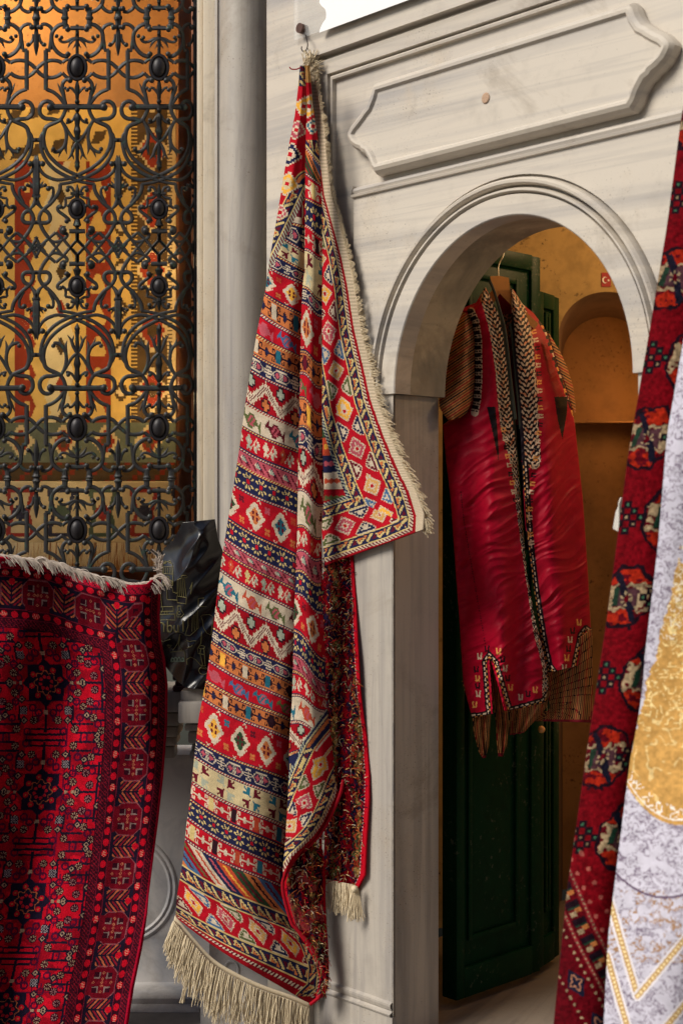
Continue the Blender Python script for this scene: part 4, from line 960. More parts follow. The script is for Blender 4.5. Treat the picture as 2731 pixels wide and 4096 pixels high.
put(mb_ & (np.abs(ph) < 109-58+30*0) & (d > 160) & (np.abs(ph) < 60), RD2)
for (a, b_) in ((28, 24),):
    q1 = (np.abs(np.abs(ph)-a) < 13) & (np.abs(np.abs(dm)-b_) < 13); put(mb_ & q1, DK); put(mb_ & q1 & ((np.abs(np.abs(ph)-a+9) < 2.6) | (np.abs(np.abs(dm)-b_+9) < 2.6)), (.17, .11, .10))
for (a, b_) in ((0, 0), (0, 16), (14, 0), (38, 0), (0, 36)):
    q1 = (np.abs(np.abs(ph)-a)+np.abs(np.abs(dm)-b_)); put(mb_ & (q1 < 7) & (q1 > 3), (.30, .09, .05) if b_ != 16 else PK)
ph2 = ((l+109) % 218)-109
ch = (np.abs(ph2) < 44) & (np.abs(dm) < 46); s_ = (dm+np.abs(ph2)*.85); k_ = np.floor(s_/17).astype(int); f_ = (s_/17) % 1
put(mb_ & ch & (f_ < .5) & (k_ % 2 == 0) & (np.abs(ph2) > 3), OR_); put(mb_ & ch & (f_ < .5) & (k_ % 2 != 0) & (np.abs(ph2) > 3), PK)
put(mb_ & (np.hypot(ph2, dm+44) < 13), RD)
DLr = 4.29-.060*np.sin(X/150+1.0+Y/1300)-.022*np.sin(X/62+Y/380)+.09*np.clip((X-560)/110, 0, 1)**2-.07*np.clip((Y-2300)/900, 0, 1)+.03*np.sin(Y/420)
DLr = DLr+.028*np.sin((Y-2280)/75+X/160)*np.exp(-(Y-2280)/300)+.035*(fbm(X/230, Y/420, 2)-.5)
rgbn = np.clip(c*(1+(fbm(xc/26, yc/50, 3)-.5)[..., None]*.7+RS.uniform(-.15, .15, xc.shape)[..., None]), 0, .9)
grid_obj('pile', X, Y, DLr, rgbn, M['pile'], lr, solid=.010)
mb = MB(); st_, di, le = [], [], []
for i in range(900):
    x = random.uniform(-60, 645); y = float(np.interp(x, *np.array(YT).T)); tuft = math.floor(x/17)
    rr_ = random.Random(tuft); base = rr_.uniform(-.5, 1.0)*1.0; st_.append(at(tuft*17+8+random.uniform(-5, 5), y-4+random.uniform(-5, 3), 4.26-random.uniform(0, .02)))
    di.append((.9+base*.3+random.uniform(-.25, .25), -.25+random.uniform(-.15, .1), rr_.uniform(-.2, .75)+random.uniform(-.2, .2))); le.append(random.uniform(.035, .062))
threads(mb, st_, di, le, .00125, 5, .003, .9)
for x in range(-60, 640, 8):
    y = float(np.interp(x, *np.array(YT).T)); mb.ball(at(x, y-3, 4.262), .0042, 1, 6)
for i in range(40): 
    p0 = np.array(at(640+random.uniform(-6, 5), random.uniform(2250, 2320), 4.25)); mb.tube([p0, p0+np.array([random.uniform(-.01, .01), -.005, .02]), p0+np.array([random.uniform(-.025, .015), -.01, random.uniform(.02, .05)])], .0012, 4)
mb.build('fringe', M['fringe_w'], lr)

# ------------------------------------------------------------------ black bag
bag = thing('plastic_bag', 'shiny black plastic bag printed with gold line drawings standing on the marble ledge', 'bag', at(760, 2740, 4.4))
zb = lambda pts: [(600+.3402*a, 2050+.3402*b_) for a, b_ in pts]
BGL = [(385, 118), (330, 220), (265, 340), (165, 420), (140, 560), (120, 800), (100, 1100), (85, 1400), (95, 1600), (130, 1720), (200, 1830), (330, 1990), (420, 2060)]
BGR = [(765, 78), (800, 300), (850, 430), (900, 560), (920, 800), (900, 1000), (880, 1300), (860, 1600), (840, 1700), (820, 1800), (800, 1900), (760, 2040), (700, 2090)]
X, Y, SS, TT, _ = ruled(list(zip(zb(BGL), zb(BGR))), 220, 130)
def bagD(X, Y):
    x = (X-600)/.3402; y = (Y-2050)/.3402; s = np.clip((x-110)/(790), 0, 1)
    D = 4.43-.07*np.sin(np.clip(s, 0, 1)*math.pi)
    w = vn((x+.25*y)/260+.3, y/700+.4); r1 = np.abs(w-.5)*2
    w2 = vn((x+y*.8)/230+5, (y-x*.8)/520+2); r2 = np.abs(w2-.5)*2
    w3 = vn((x-y*.5)/120+9, (y+x*.5)/420+2)
    return D-.045*(1-r1)**1.2-.014*(1-r2)**1.5-.006*w3
grid_obj('bag_body', X, Y, bagD(X, Y), np.zeros((X.shape[0]-1, X.shape[1]-1, 3)), M['bag'], bag, solid=.0015)
def lines(strokes, w, m, name):
    mb = MB()
    for s_ in strokes:
        P = [q for q in zb(s_)]
        P2 = [np.array(P[0])]
        for q in P[1:]:
            n = max(1, int(math.hypot(q[0]-P2[-1][0], q[1]-P2[-1][1])/6)); a = P2[-1]
            for k in range(1, n+1): P2.append(a+(np.array(q)-a)*k/n)
        pts = [at(q[0], q[1], float(bagD(q[0], q[1]))-.0022) for q in P2]
        mb.tube(pts, w, 4)
    mb.build(name, m, bag)
ar = lambda cx, cy, rx, ry, a0, a1, n=10: [(cx+rx*math.cos(R(a0+(a1-a0)*k/n)), cy+ry*math.sin(R(a0+(a1-a0)*k/n))) for k in range(n+1)]
dr = [[(150, 640), (152, 850), (272, 855), (272, 640), (150, 640)], [(150, 720), (272, 725)], [(155, 635), (160, 600), (205, 575), (260, 600), (268, 640)], ar(180, 585, 14, 14, 0, 360), ar(235, 580, 14, 14, 0, 360), [(165, 650), (165, 715)], [(185, 650), (188, 715)], [(210, 650), (210, 715)], [(235, 650), (235, 715)], [(255, 650), (255, 715)],
      ar(212, 765, 14, 16, 0, 360), [(155, 815), (200, 785), (225, 785), (270, 815)], [(155, 830), (270, 830)],
      [(205, 1020), (200, 880), (225, 880), (225, 895), (245, 880), (265, 885), (275, 940), (300, 940), (300, 955), (330, 940)], [(205, 1025), (320, 1030)],
      [(325, 790), (370, 770), (405, 790), (430, 1000), (325, 985), (325, 790)], [(345, 790), (350, 985)], [(365, 780), (375, 985)], [(385, 785), (400, 990)], [(318, 990), (325, 1060), (425, 1075), (432, 1000)], ar(405, 755, 36, 16, 0, 360),
      [(125, 900), (140, 1090), (155, 1140), (130, 1190)], [(130, 1110), (275, 1105), (280, 1160), (130, 1165)], [(118, 1200), (295, 1195), (298, 1265), (118, 1262)], [(180, 1150), (180, 1200)], [(205, 1150), (205, 1200)],
      [(325, 1100), (368, 1100), (365, 1140), (400, 1195), (370, 1230), (320, 1228), (312, 1185), (335, 1140), (325, 1100)], ar(345, 1185, 18, 20, 0, 300),
      [(570, 1010), (572, 1105), (665, 1105)], [(570, 1010), (640, 1005)], [(470, 900), (500, 820), (480, 960)],
      [(560, 1150), (570, 1360), (470, 1450), (415, 1440), (450, 1330), (450, 1230)], [(500, 1230), (495, 1400)], [(520, 1200), (525, 1390)], [(545, 1180), (550, 1380)],
      [(600, 1220), (620, 1280), (630, 1350), (670, 1420), (720, 1440), (745, 1230), (700, 1200), (620, 1205), (600, 1220)],
      [(120, 1500), (160, 1520), (180, 1510), (240, 1490)], [(430, 1500), (470, 1520), (500, 1510), (545, 1510)], [(440, 1590), (480, 1580), (500, 1560)],
      [(355, 1430), (330, 1540), (270, 1620)], [(355, 1430), (340, 1560), (380, 1620)], [(240, 1640), (400, 1625), (415, 1680), (410, 1740)], [(205, 1560), (260, 1560), (225, 1590), (205, 1560)],
      [(440, 1790), (430, 1730), (480, 1700), (540, 1730), (600, 1800)], ar(610, 1585, 36, 20, 0, 360), [(600, 1600), (590, 1660), (620, 1780), (600, 1830)], [(635, 1600), (640, 1650), (650, 1790)], ar(630, 1860, 55, 45, 0, 360), [(600, 1800), (660, 1800)], [(600, 1830), (660, 1840)], [(610, 1400), (600, 1540), (560, 1600), (570, 1660)], [(570, 1660), (640, 1670)]]
lines(dr, .0009, M['gold_print'], 'line_drawing')
# the lettering: n b u l
lt = [[(100, 1405), (100, 1330)]+ar(130, 1335, 38, 38, 180, 360, 8)+[(168, 1405)], [(212, 1275), (212, 1408)], ar(236, 1368, 26, 40, 0, 360), [(290, 1325), (290, 1375)]+ar(312, 1375, 22, 30, 180, 0, 8)[0:9]+[(336, 1325), (336, 1408)], [(392, 1270), (392, 1400)]]
lines(lt, .0024, M['gold_print'], 'lettering')
lines([ar(268, 1745, 16, 34, 180, 360), ar(305, 1745, 18, 40, 180, 360), ar(345, 1745, 18, 40, 180, 360), ar(385, 1745, 14, 36, 180, 360), [(248, 1750), (404, 1748)]], .0018, M['teal_print'], 'arcade_print')
ft = thing('folded_textile', 'small dark bundle of folded cloth under the black plastic bag', 'cloth bundle', at(790, 2770, 4.42))
mb = MB()
for (x0, x1, y0, y1, Y) in ((690, 900, 2745, 2766, 4.40), (700, 900, 2724, 2744, 4.41), (690, 900, 2698, 2723, 4.42)):
    mb.box((fx(x0, Y), Y, fz(y1, Y)), (fx(x1, Y), Y+.14, fz(y0, Y)), .006)
mb.build('folds', plain('dark_cloth', (.05, .008, .012), .9, 0, 60, .6, .4), ft)

# ------------------------------------------------------------------ interior behind doorway
FZ = .06
fl = tag(raw_mesh('interior_floor', [PW(-.6, .02, FZ), PW(2.4, .02, FZ), PW(2.4, 3.2, FZ), PW(-.6, 3.2, FZ)], [[0, 1, 2, 3]], M['floor'], None, None, False), kind='structure')
tag(raw_mesh('street', [(-8, -6, 0), (8, -6, 0), (8, 4.45, 0), (-8, 4.45, 0)], [[0, 1, 2, 3]], M['street'], None, None, False), kind='structure')
iw = thing('plaster_wall', 'stained ochre plaster wall with an arched recess inside the doorway', 'wall', at(2300, 3400, 5.3))
YI = 5.3; acx, arx, asp, arr = 2425, 192, 1345, 178
mb = MB(); P = [(acx-arx*math.cos(t), asp-arr*math.sin(t)) for t in np.linspace(0, math.pi, 30)]
zt_ = lambda: 3.3
low = [at(x, y, YI) for x, y in P]; topv = [(p_[0], YI, 3.3) for p_ in low]; mb.strip(topv, low)
XL0 = fx(1500, YI); mb.add([(XL0, YI, 0), (low[0][0], YI, 0), (low[0][0], YI, low[0][2]), (low[0][0], YI, 3.3), (XL0, YI, 3.3)], [[0, 1, 2, 3, 4]])
XR0 = 2.2; mb.add([(XR0, YI, 0), (low[-1][0], YI, 0), (low[-1][0], YI, low[-1][2]), (low[-1][0], YI, 3.3), (XR0, YI, 3.3)], [[0, 1, 2, 3, 4]])
mb.add([(XL0, YI, 0), (XL0, 4.3, 0), (XL0, 4.3, 3.3), (XL0, YI, 3.3), (XR0, YI, 0), (XR0, 3.6, 0), (XR0, 3.6, 3.3), (XR0, YI, 3.3)], [[0, 1, 2, 3], [4, 5, 6, 7], [3, 2, 6, 7]])
mb.build('wall_face', M['plaster'], iw, False)
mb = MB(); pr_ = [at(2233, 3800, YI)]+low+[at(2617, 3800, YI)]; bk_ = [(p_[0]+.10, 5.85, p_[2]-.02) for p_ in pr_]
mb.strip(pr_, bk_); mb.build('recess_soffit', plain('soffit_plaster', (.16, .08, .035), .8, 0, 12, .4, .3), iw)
mb = MB(); mb.add([(fx(2200, 5.8), 5.84, .0), (fx(2900, 5.8), 5.84, 0), (fx(2900, 5.8), 5.84, 2.9), (fx(2200, 5.8), 5.84, 2.9)], [[0, 1, 2, 3]]); mb.build('recess_back', M['plaster2'], iw, False)
mb = MB(); mb.box((fx(2200, 5.6), 5.70, fz(1690, 5.7)), (fx(2800, 5.7), 5.84, fz(1684, 5.7)), .001); mb.build('recess_ledge', M['plaster2'], iw)
flg = thing('flag_sticker', 'small red flag sticker with white crescent and star on the ochre wall', 'sticker', at(2422, 1147, YI))
mb = MB(); mb.box(tuple(at(2404, 1147, YI-.003)), (at(2441, 0, YI-.003)[0], YI-.001, at(0, 1091, YI)[2]), 0); mb.build('red_field', M['flagred'], flg, False)
mb = MB(); cr = [(2418+11*math.cos(t), 1120+13*math.sin(t)) for t in np.linspace(.75, 5.53, 20)]; ci = [(2421+8.5*math.cos(t), 1120+10.5*math.sin(t)) for t in np.linspace(.62, 5.66, 20)]
mb.strip([at(*q, YI-.005) for q in cr], [at(*q, YI-.005) for q in ci])
sp_ = [at(2432+(5.5 if k % 2 == 0 else 2.2)*math.cos(k*math.pi/5), 1121+(6 if k % 2 == 0 else 2.4)*math.sin(k*math.pi/5), YI-.005) for k in range(10)]; mb.add(sp_, [list(range(10))])
mb.build('crescent_and_star', M['white'], flg, False)
# green doors
def door(name, label, x0, Y0, x1, Y1, zb_, zt_, panels, thick=.045):
    t = thing(name, label, 'door', at(x0, 3900, Y0)); a = np.array([fx(x0, Y0), Y0]); b_ = np.array([fx(x1, Y1), Y1]); L = np.linalg.norm(b_-a); d = (b_-a)/L; n = np.array([-d[1], d[0]])
    fn = lambda u, w, z: (a[0]+d[0]*u+n[0]*w, a[1]+d[1]*u+n[1]*w, z)
    mb = MB(); mb.box((0, 0, zb_), (L, thick, zt_), .003, fn); mb.build('leaf', M['green'], t)
    mb = MB()
    for (u0, u1, z0, z1) in panels:
        for (p0, p1) in (((u0, -.010, z0), (u0+.016, .0, z1)), ((u1-.016, -.010, z0), (u1, .0, z1)), ((u0+.016, -.010, z0), (u1-.016, .0, z0+.016)), ((u0+.016, -.010, z1-.016), (u1-.016, 0, z1))):
            mb.box(p0, p1, .003, fn)
    mb.box((0, -.014, zb_), (.035, 0, zt_), .003, fn); mb.box((L-.045, -.010, zb_), (L, 0, zt_-.002), .003, fn)
    mb.box((.035, -.014, zt_-.05), (L-.045, 0, zt_), .003, fn); mb.box((.035, -.014, zb_), (L-.045, 0, zb_+.09), .003, fn)
    mb.build('panel_moulding', M['green'], t); return t, fn, L
d1, f1, L1 = door('door_leaf', 'dark green painted door leaf standing open behind the coat', 1812, 4.27, 2150, 4.55, .085, 2.365, [(.06, .30, .25, 1.15), (.06, .30, 1.22, 2.28)])
d2_, f2, L2 = door('folding_door_leaf', 'narrow lower green door leaf folded behind the first leaf', 2140, 4.57, 2224, 4.71, .085, 2.26, [(.06, .10, .25, 2.2)])
mb = MB(); mb.box((L1-.03, -.03, 1.70), (L1+.0, -.010, 1.84), .004, f1); mb.build('latch', M['green'], d1); mb = MB(); mb.ball(f1(L1-.02, -.03, .86), .012, 1, 10); mb.build('knob', M['hanger'], d1)
# lights inside
def lamp(name, loc, e, colr, size=.06, typ='POINT'):
    l = bpy.data.lights.new(name, typ); l.energy = e; l.color = colr
    if typ == 'POINT': l.shadow_soft_size = size
    o = bpy.data.objects.new(name, l); col.objects.link(o); o.location = loc; return o
lamp('front_lamp', (1.22, 3.92, 2.30), 4.5, (1, .68, .36), .08)
lamp('interior_lamp', (1.55, 4.60, 2.75), 21, (1, .62, .28), .10)
lamp('recess_lamp', (fx(2560, 5.6), 5.55, 2.0), 1.3, (1, .55, .2), .05)
lamp('floor_lamp', (1.15, 5.0, .9), 1.2, (1, .55, .2), .08)
lamp('window_lamp_and_fill', (fx(-150, 5.0), 5.15, fz(-150, 5.1)), 15, (1, .72, .38), .10)
lamp('window_lamp_and_fill', (fx(330, 5.0), 5.02, fz(120, 5.0)), 4, (1, .72, .38), .08)
lamp('window_lamp_and_fill', (fx(600, 5.0), 5.06, fz(1000, 5.0)), 2.2, (1, .74, .4), .05)  # unseen fill, like those below, added to brighten the hanging kilim
lamp('window_lamp_and_fill', (fx(600, 5.0), 5.06, fz(1560, 5.0)), 2.6, (1, .74, .4), .05)
lamp('window_lamp_and_fill', (fx(130, 5.0), 5.04, fz(1300, 5.0)), 1.2, (1, .74, .4), .05)
lamp('window_lamp_and_fill', (fx(250, 5.0), 5.04, fz(1960, 5.0)), .9, (1, .8, .5), .05)  # unseen fill added to brighten the low kilim

# ------------------------------------------------------------------ coat on hanger
zc = lambda pts: [(1750+.3827*a, 950+.3827*b_) for a, b_ in pts]
z5 = lambda pts: [(1700+.6575*a, 2000+.6575*b_) for a, b_ in pts]
coat = thing('embroidered_coat', 'crimson satin coat with black and white embroidered collar and striped sleeves hanging in the doorway', 'coat', at(2080, 2800, 4.2))
CRIM = np.array([.40, .003, .022]); CRD = np.array([.22, .004, .018]); BLK = np.array([.010, .006, .010]); WH = np.array([.62, .46, .32]); ORC = np.array([.70, .30, .08])
LTL = zc([(500, 470), (440, 640), (480, 760), (520, 900), (555, 1080), (600, 1400), (625, 1700), (650, 2000), (690, 2200), (720, 2400), (745, 2560)])
LTR = zc([(545, 450), (600, 620), (660, 800), (705, 1000), (740, 1300), (770, 1600), (800, 1850), (830, 2090), (850, 2300)])+[(2094, 2164), (2121, 2329), (2154, 2526), (2195, 2680)]
LTL = zc([(500, 470), (440, 640), (480, 760), (520, 900), (555, 1080), (600, 1400), (625, 1700), (655, 2000), (715, 2200), (770, 2400)])+[(2080, 2164), (2104, 2329), (2132, 2526), (2168, 2672)]
RTL = zc([(755, 520), (765, 800), (785, 1200), (825, 1600), (855, 1900), (875, 2090), (880, 2300)])+[(2096, 1850), (2120, 2164), (2140, 2329), (2165, 2526), (2200, 2680)]
RTR = zc([(790, 560), (900, 700), (960, 850), (1000, 1100), (1030, 1500), (1050, 1900), (1065, 2130), (1075, 2320), (1060, 2420)])
def interpx(poly, y):
    a = np.array(poly); o = np.argsort(a[:, 1]); return np.interp(y, a[o, 1], a[o, 0])
def leafpat(a, w, l):
    """a: 0..1 across, l: px along; white leaf stitches on black"""
    k = np.abs(a-.5)*2; s = l/21+k*1.6; f = s % 1; g = (a*5+.5*(np.floor(s) % 2)) % 1
    leaf = (np.abs(f-.5)*1.0+np.abs(g-.5)*.75 < .40)
    edge = ((k > .84) & (((l/9) % 2) < 1.1)) | ((k > .93))
    c = np.where(leaf[..., None], WH, BLK); o = ((np.floor(s*1.7)+np.floor(a*4)) % 4 == 0) & leaf; c[o] = WH*np.array([1.05, .55, .4])
    e2 = (k > .80) & (k < .90) & (((l/12) % 2) < 1.2); c[e2] = WH; return c
def hooks(xc, yc, c, poly, off, sgn=1, per=34, size=9):
    d, l, s = pdist(xc, yc, poly); q = d*s*sgn-off; ph = (l % per)-per/2; col_ = np.where(((np.floor(l/per).astype(int) % 3) == 0)[..., None], ORC, np.where(((np.floor(l/per).astype(int) % 3) == 1)[..., None], WH, BLK))
    m = (np.abs(q) < size) & (np.abs(ph) < size) & ((np.abs(np.abs(ph)-size*.55) < 2.8) | (q < -size*.5)) ; c[m] = col_[m]
def trimline(xc, yc, c, poly, w=9):
    d, l, s = pdist(xc, yc, poly); m = d < w; c[m] = BLK; m2 = (np.abs(d*s-w*.15) < 2.6) & (((l/11) % 2) < 1.25); c[m2] = WH; m3 = (d < w) & (np.abs(d*s+w*.55) < 2) & (((l/11+1) % 2) < 1); c[m3] = ORC
def wrinkle(X, Y, k=1.0):
    a = X*.80-Y*.60; b_ = Y*.80+X*.60; w_ = vn(X/130, Y/150)*60
    d = vn(a/190, (b_+w_)/40); d = 1-np.abs(d-.5)*2; e = vn(a/110+7, (b_+w_)/20+4); e = 1-np.abs(e-.5)*2; d2 = vn(X/70+Y/1100, Y/700+3)
    f = vn(a/70+3, (b_+w_)/13); return -(d*.010+e*.007+f*.003+d2*.045)*k
def stripes(xc, yc, dx, dy, per=9.5):
    s = (xc*dx+yc*dy)/per; k = np.floor(s).astype(int) % 4; f = s % 1
    c = np.where((f < .42)[..., None], np.array([.50, .22, .07]), np.array([.16, .05, .02])); c = np.where(((k == 1) & (f >= .42))[..., None], np.array([.30, .01, .015]), c); return np.where(((k == 3) & (f >= .42))[..., None], BLK, c)
def nz(c, xc, yc, a=.15): return np.clip(c*(1+(fbm(xc/18, yc/18, 2)-.5)[..., None]*a*2), 0, .9)
# left front
LFl = zc([(470, 560), (400, 680), (300, 720), (230, 760), (300, 850), (350, 1050), (350, 1400), (330, 1740), (200, 1870), (110, 1915), (52, 1960)])+[(1784, 1850), (1802, 2000), (1822, 2296), (1835, 2460), (1851, 2723), (1868, 2800), (1887, 2872)]
LFr = zc([(500, 520), (560, 640), (600, 720), (640, 800), (680, 950), (705, 1050), (738, 1300), (765, 1560), (785, 1700), (800, 1850), (815, 1960)])+[(2070, 1850), (2085, 2050), (2106, 2296), (2135, 2460), (2185, 2660), (2192, 2750), (2178, 2812)]
X, Y, SS, TT, _ = ruled(list(zip(LFl, LFr)), 560, 110); xc, yc = cen(X), cen(Y)
c = np.broadcast_to(CRIM, xc.shape+(3,)).copy()
a = (xc-interpx(LTL, yc))/(np.maximum(interpx(LTR, yc)-interpx(LTL, yc), 4)); m = (a > 0) & (a < 1.02); c[m] = leafpat(np.clip(a, 0, 1), 1, yc*1.05)[m]
m = (a > .83) & (yc < 1900) & (a < 1.1); c[m] = np.array([.02, .022, .018])
tri_ = inpoly(xc, yc, zc([(512, 1770), (600, 1768), (622, 2000), (640, 2360), (590, 2120)])); c[tri_] = BLK
arm = zc([(345, 770), (395, 880), (420, 1050), (425, 1300), (425, 1500), (410, 1700), (385, 1830)]); d, l, s = pdist(xc, yc, arm); m = d < 15; c[m] = BLK
m = (d < 15) & (np.abs((l % 30)-15) < 7) & ((np.abs(np.abs((l % 30)-15)-5) < 2.2) | (d < 2)); c[m] = WH; m = (np.abs(d*s-13) < 2.5) & (((l/10) % 2) < 1.3); c[m] = WH
hooks(xc, yc, c, [(2010, 1700), (2042, 1900), (2060, 2000)], 0, 1, 36, 10)
bt_ = z5([(283, 1325), (405, 1312), (372, 990), (390, 960), (412, 985), (505, 1295), (725, 1235), (760, 1190)]); hem = [(x, y-9) for x, y in bt_]
hem = z5([(283, 1312), (385, 1300), (358, 985), (388, 938), (430, 985), (515, 1275), (715, 1218), (750, 1170)])
trimline(xc, yc, c, hem, 11)
for (px_, py_, k_) in ((300, 1245, 'o'), (322, 1180, 'w'), (318, 1085, 'o'), (330, 950, 'w'), (375, 905, 'k'), (446, 920, 'o'), (485, 1025, 'w'), (518, 1140, 'o'), (580, 1200, 'w'), (625, 1180, 'k'), (668, 1155, 'o'), (318, 1130, 'k'), (500, 1085, 'k'), (310, 1030, 'k'), (470, 970, 'k')):
    (qx, qy), = z5([(px_, py_)]); ddx, ddy = xc-qx, yc-qy; m = (np.abs(ddx) < 11) & (np.abs(ddy) < 13) & ((np.abs(np.abs(ddx)-6+ddy*.1) < 3) | ((np.abs(ddy-8) < 3) & (np.abs(ddx) < 9))); c[m] = {'o': ORC, 'w': WH, 'k': BLK}[k_]
keep = ~inpoly(xc, yc, z5([(408, 1340), (388, 975), (396, 968), (500, 1330)]))
seam, l, s = pdist(xc, yc, z5([(215, -50), (235, 130), (290, 450), (365, 880)])); c[(seam < 2.2) & (((l/5) % 2) < 1.2)] = CRD*.5
DF = 4.205+.022*(1-SS)**3-.055*np.sin(SS*math.pi)**.8-.012*np.sin(SS*9+Y/700)*np.clip((Y-1500)/400, 0, 1)+wrinkle(X, Y)*np.clip((Y-1500)/500, .35, 1)
grid_obj('left_front', X, Y, DF, nz(c, xc, yc), M['satin'], coat, keep, solid=.003)
# right front
RFl = zc([(760, 530), (766, 640), (770, 800), (780, 1000), (795, 1250), (825, 1600), (850, 1850)])+[(2085, 1850), (2100, 2100), (2130, 2330), (2160, 2560), (2180, 2660), (2185, 2692)]
RFr = zc([(790, 545), (880, 690), (1000, 790), (1100, 920), (1190, 1100), (1300, 1480), (1400, 1760)])+[(2298, 1700), (2330, 2000), (2350, 2296), (2362, 2526), (2367, 2600), (2368, 2650)]
X, Y, SS, TT, _ = ruled(list(zip(RFl, RFr)), 520, 110); xc, yc = cen(X), cen(Y)
c = np.broadcast_to(CRIM*.85, xc.shape+(3,)).copy()  # crimson darkened: shade of the side facing away, put into the colour
a = (xc-interpx(RTL, yc))/np.maximum(interpx(RTR, yc)-interpx(RTL, yc), 4); m = (a > -.02) & (a < 1) & (yc < 1872); c[m] = leafpat(np.clip(a, 0, 1), 1, yc*1.02+9)[m]
m = (a > -.1) & (a < .14) & (yc < 1900) & (yc > 1250); c[m] = BLK*1.5
trimline(xc, yc, c, [(2098, 1850), (2120, 2164), (2145, 2370), (2175, 2560), (2200, 2680)], 13)
hooks(xc, yc, c, zc([(995, 940), (1040, 1150), (1055, 1400), (1062, 1600), (1075, 1900)])+[(2120, 2000), (2118, 2120), (2128, 2200)], 0, 1, 34, 10)
hooks(xc, yc, c, zc([(1100, 900), (1180, 1060), (1230, 1240), (1310, 1480), (1370, 1680), (1430, 1850)]), 0, 1, 30, 11)
d, l, s = pdist(xc, yc, zc([(1075, 880), (1150, 1020), (1200, 1220), (1290, 1450), (1370, 1670), (1440, 1860)])); m = (d < 10) & (((l/30) % 1) < .5); c[m] = BLK
tri_ = inpoly(xc, yc, zc([(1215, 1665), (1358, 1662), (1345, 1850), (1300, 2110), (1250, 1900)])); c[tri_] = BLK
hem2 = z5([(700, 1020), (760, 1005), (800, 1062), (890, 1068), (940, 820), (975, 775), (1010, 800), (1018, 900)]); trimline(xc, yc, c, hem2, 10)
for (px_, py_, k_) in ((935, 745, 'o'), (880, 850, 'w'), (860, 960, 'o'), (845, 1020, 'w'), (895, 795, 'k'), (870, 905, 'k')):
    (qx, qy), = z5([(px_, py_)]); ddx, ddy = xc-qx, yc-qy; m = (np.abs(ddx) < 11) & (np.abs(ddy) < 13) & ((np.abs(np.abs(ddx)-6+ddy*.1) < 3) | ((np.abs(ddy-8) < 3) & (np.abs(ddx) < 9))); c[m] = {'o': ORC, 'w': WH, 'k': BLK}[k_]
keep = ~inpoly(xc, yc, z5([(905, 1110), (965, 820), (985, 800), (1005, 900), (1030, 1110), (1010, 1300)]))
DF = 4.20+.14*SS-.060*np.sin(SS*math.pi)**.8-.012*np.sin(SS*10+Y/600)*np.clip((Y-1500)/400, 0, 1)+wrinkle(X+300, Y)*np.clip((Y-1500)/500, .35, 1)*.8
grid_obj('right_front', X, Y, DF, nz(c, xc, yc), M['satin'], coat, keep, solid=.003)
# sleeves
SL = [zc([(340, 790), (345, 800)]), ]
sl_l = zc([(225, 770), (165, 900), (110, 1100), (75, 1350), (60, 1560), (10, 1700), (15, 1770), (60, 1850), (115, 1912)])
sl_r = zc([(330, 800), (380, 900), (410, 1050), (415, 1300), (415, 1500), (400, 1680), (370, 1760), (330, 1830), (250, 1880)])
X, Y, SS, TT, _ = ruled(list(zip(sl_l, sl_r)), 200, 70); xc, yc = cen(X), cen(Y); c = stripes(xc, yc, .55, .83)
DSl = 4.20+.04*(1-SS)**2-.045*np.sin(np.clip(SS, 0, 1)*math.pi)-.10*np.clip((Y-1480)/140, 0, 1)*(1-SS)-.02*fbm(X/40, Y/60, 2)
DSl = DSl+np.where(SS > .9, .02, 0)
grid_obj('sleeve', X, Y, DSl, nz(c, xc, yc, .3), M['satin'], coat, solid=.003)
sr_l = zc([(1150, 980), (1190, 1120), (1260, 1350), (1340, 1560), (1390, 1720), (1410, 1800)]); sr_r = zc([(1190, 1050), (1270, 1180), (1350, 1350), (1410, 1550), (1435, 1720), (1440, 1830)])
X, Y, SS, TT, _ = ruled(list(zip(sr_l, sr_r)), 120, 30); xc, yc = cen(X), cen(Y)
grid_obj('sleeve', X, Y, 4.235+.04*SS-.01*np.sin(SS*3), nz(stripes(xc, yc, -.5, .85), xc, yc, .3), M['satin'], coat, solid=.003)
# linings
def liner(L_, R_, D0, dx=1.0, dy=.08, name='lining', nr=90, nc=50):
    X, Y, SS, TT, _ = ruled(list(zip(L_, R_)), nr, nc); xc, yc = cen(X), cen(Y); c = stripes(xc, yc, dx, dy, 7)*.8
    c[cen(TT) > .965] = np.array([.2, .01, .02])
    return grid_obj(name, X, Y, D0-.02*np.sin(SS*math.pi)+.008*np.sin(SS*14), nz(c, xc, yc, .3), M['satin'], coat, solid=.003)
liner(z5([(225, 1100), (290, 1320), (300, 1420), (330, 1530), (355, 1568)]), z5([(395, 1100), (400, 1300), (392, 1400), (385, 1500), (365, 1568)]), 4.225)
liner(z5([(395, 960), (410, 1200), (432, 1340), (440, 1480), (450, 1560)]), z5([(420, 960), (500, 1250), (508, 1380), (495, 1490), (470, 1560)]), 4.23)
liner(z5([(500, 1200), (510, 1300), (515, 1430)]), z5([(760, 1150), (740, 1260), (600, 1415)]), 4.235)
liner(z5([(730, 1000), (745, 1150), (760, 1260), (715, 1345)]), z5([(1015, 780), (1015, 1000), (1018, 1200), (1012, 1355)]), 4.25)
liner(z5([(610, 1290), (620, 1320), (640, 1345)]), z5([(1000, 1280), (1000, 1320), (1000, 1350)]), 4.30)
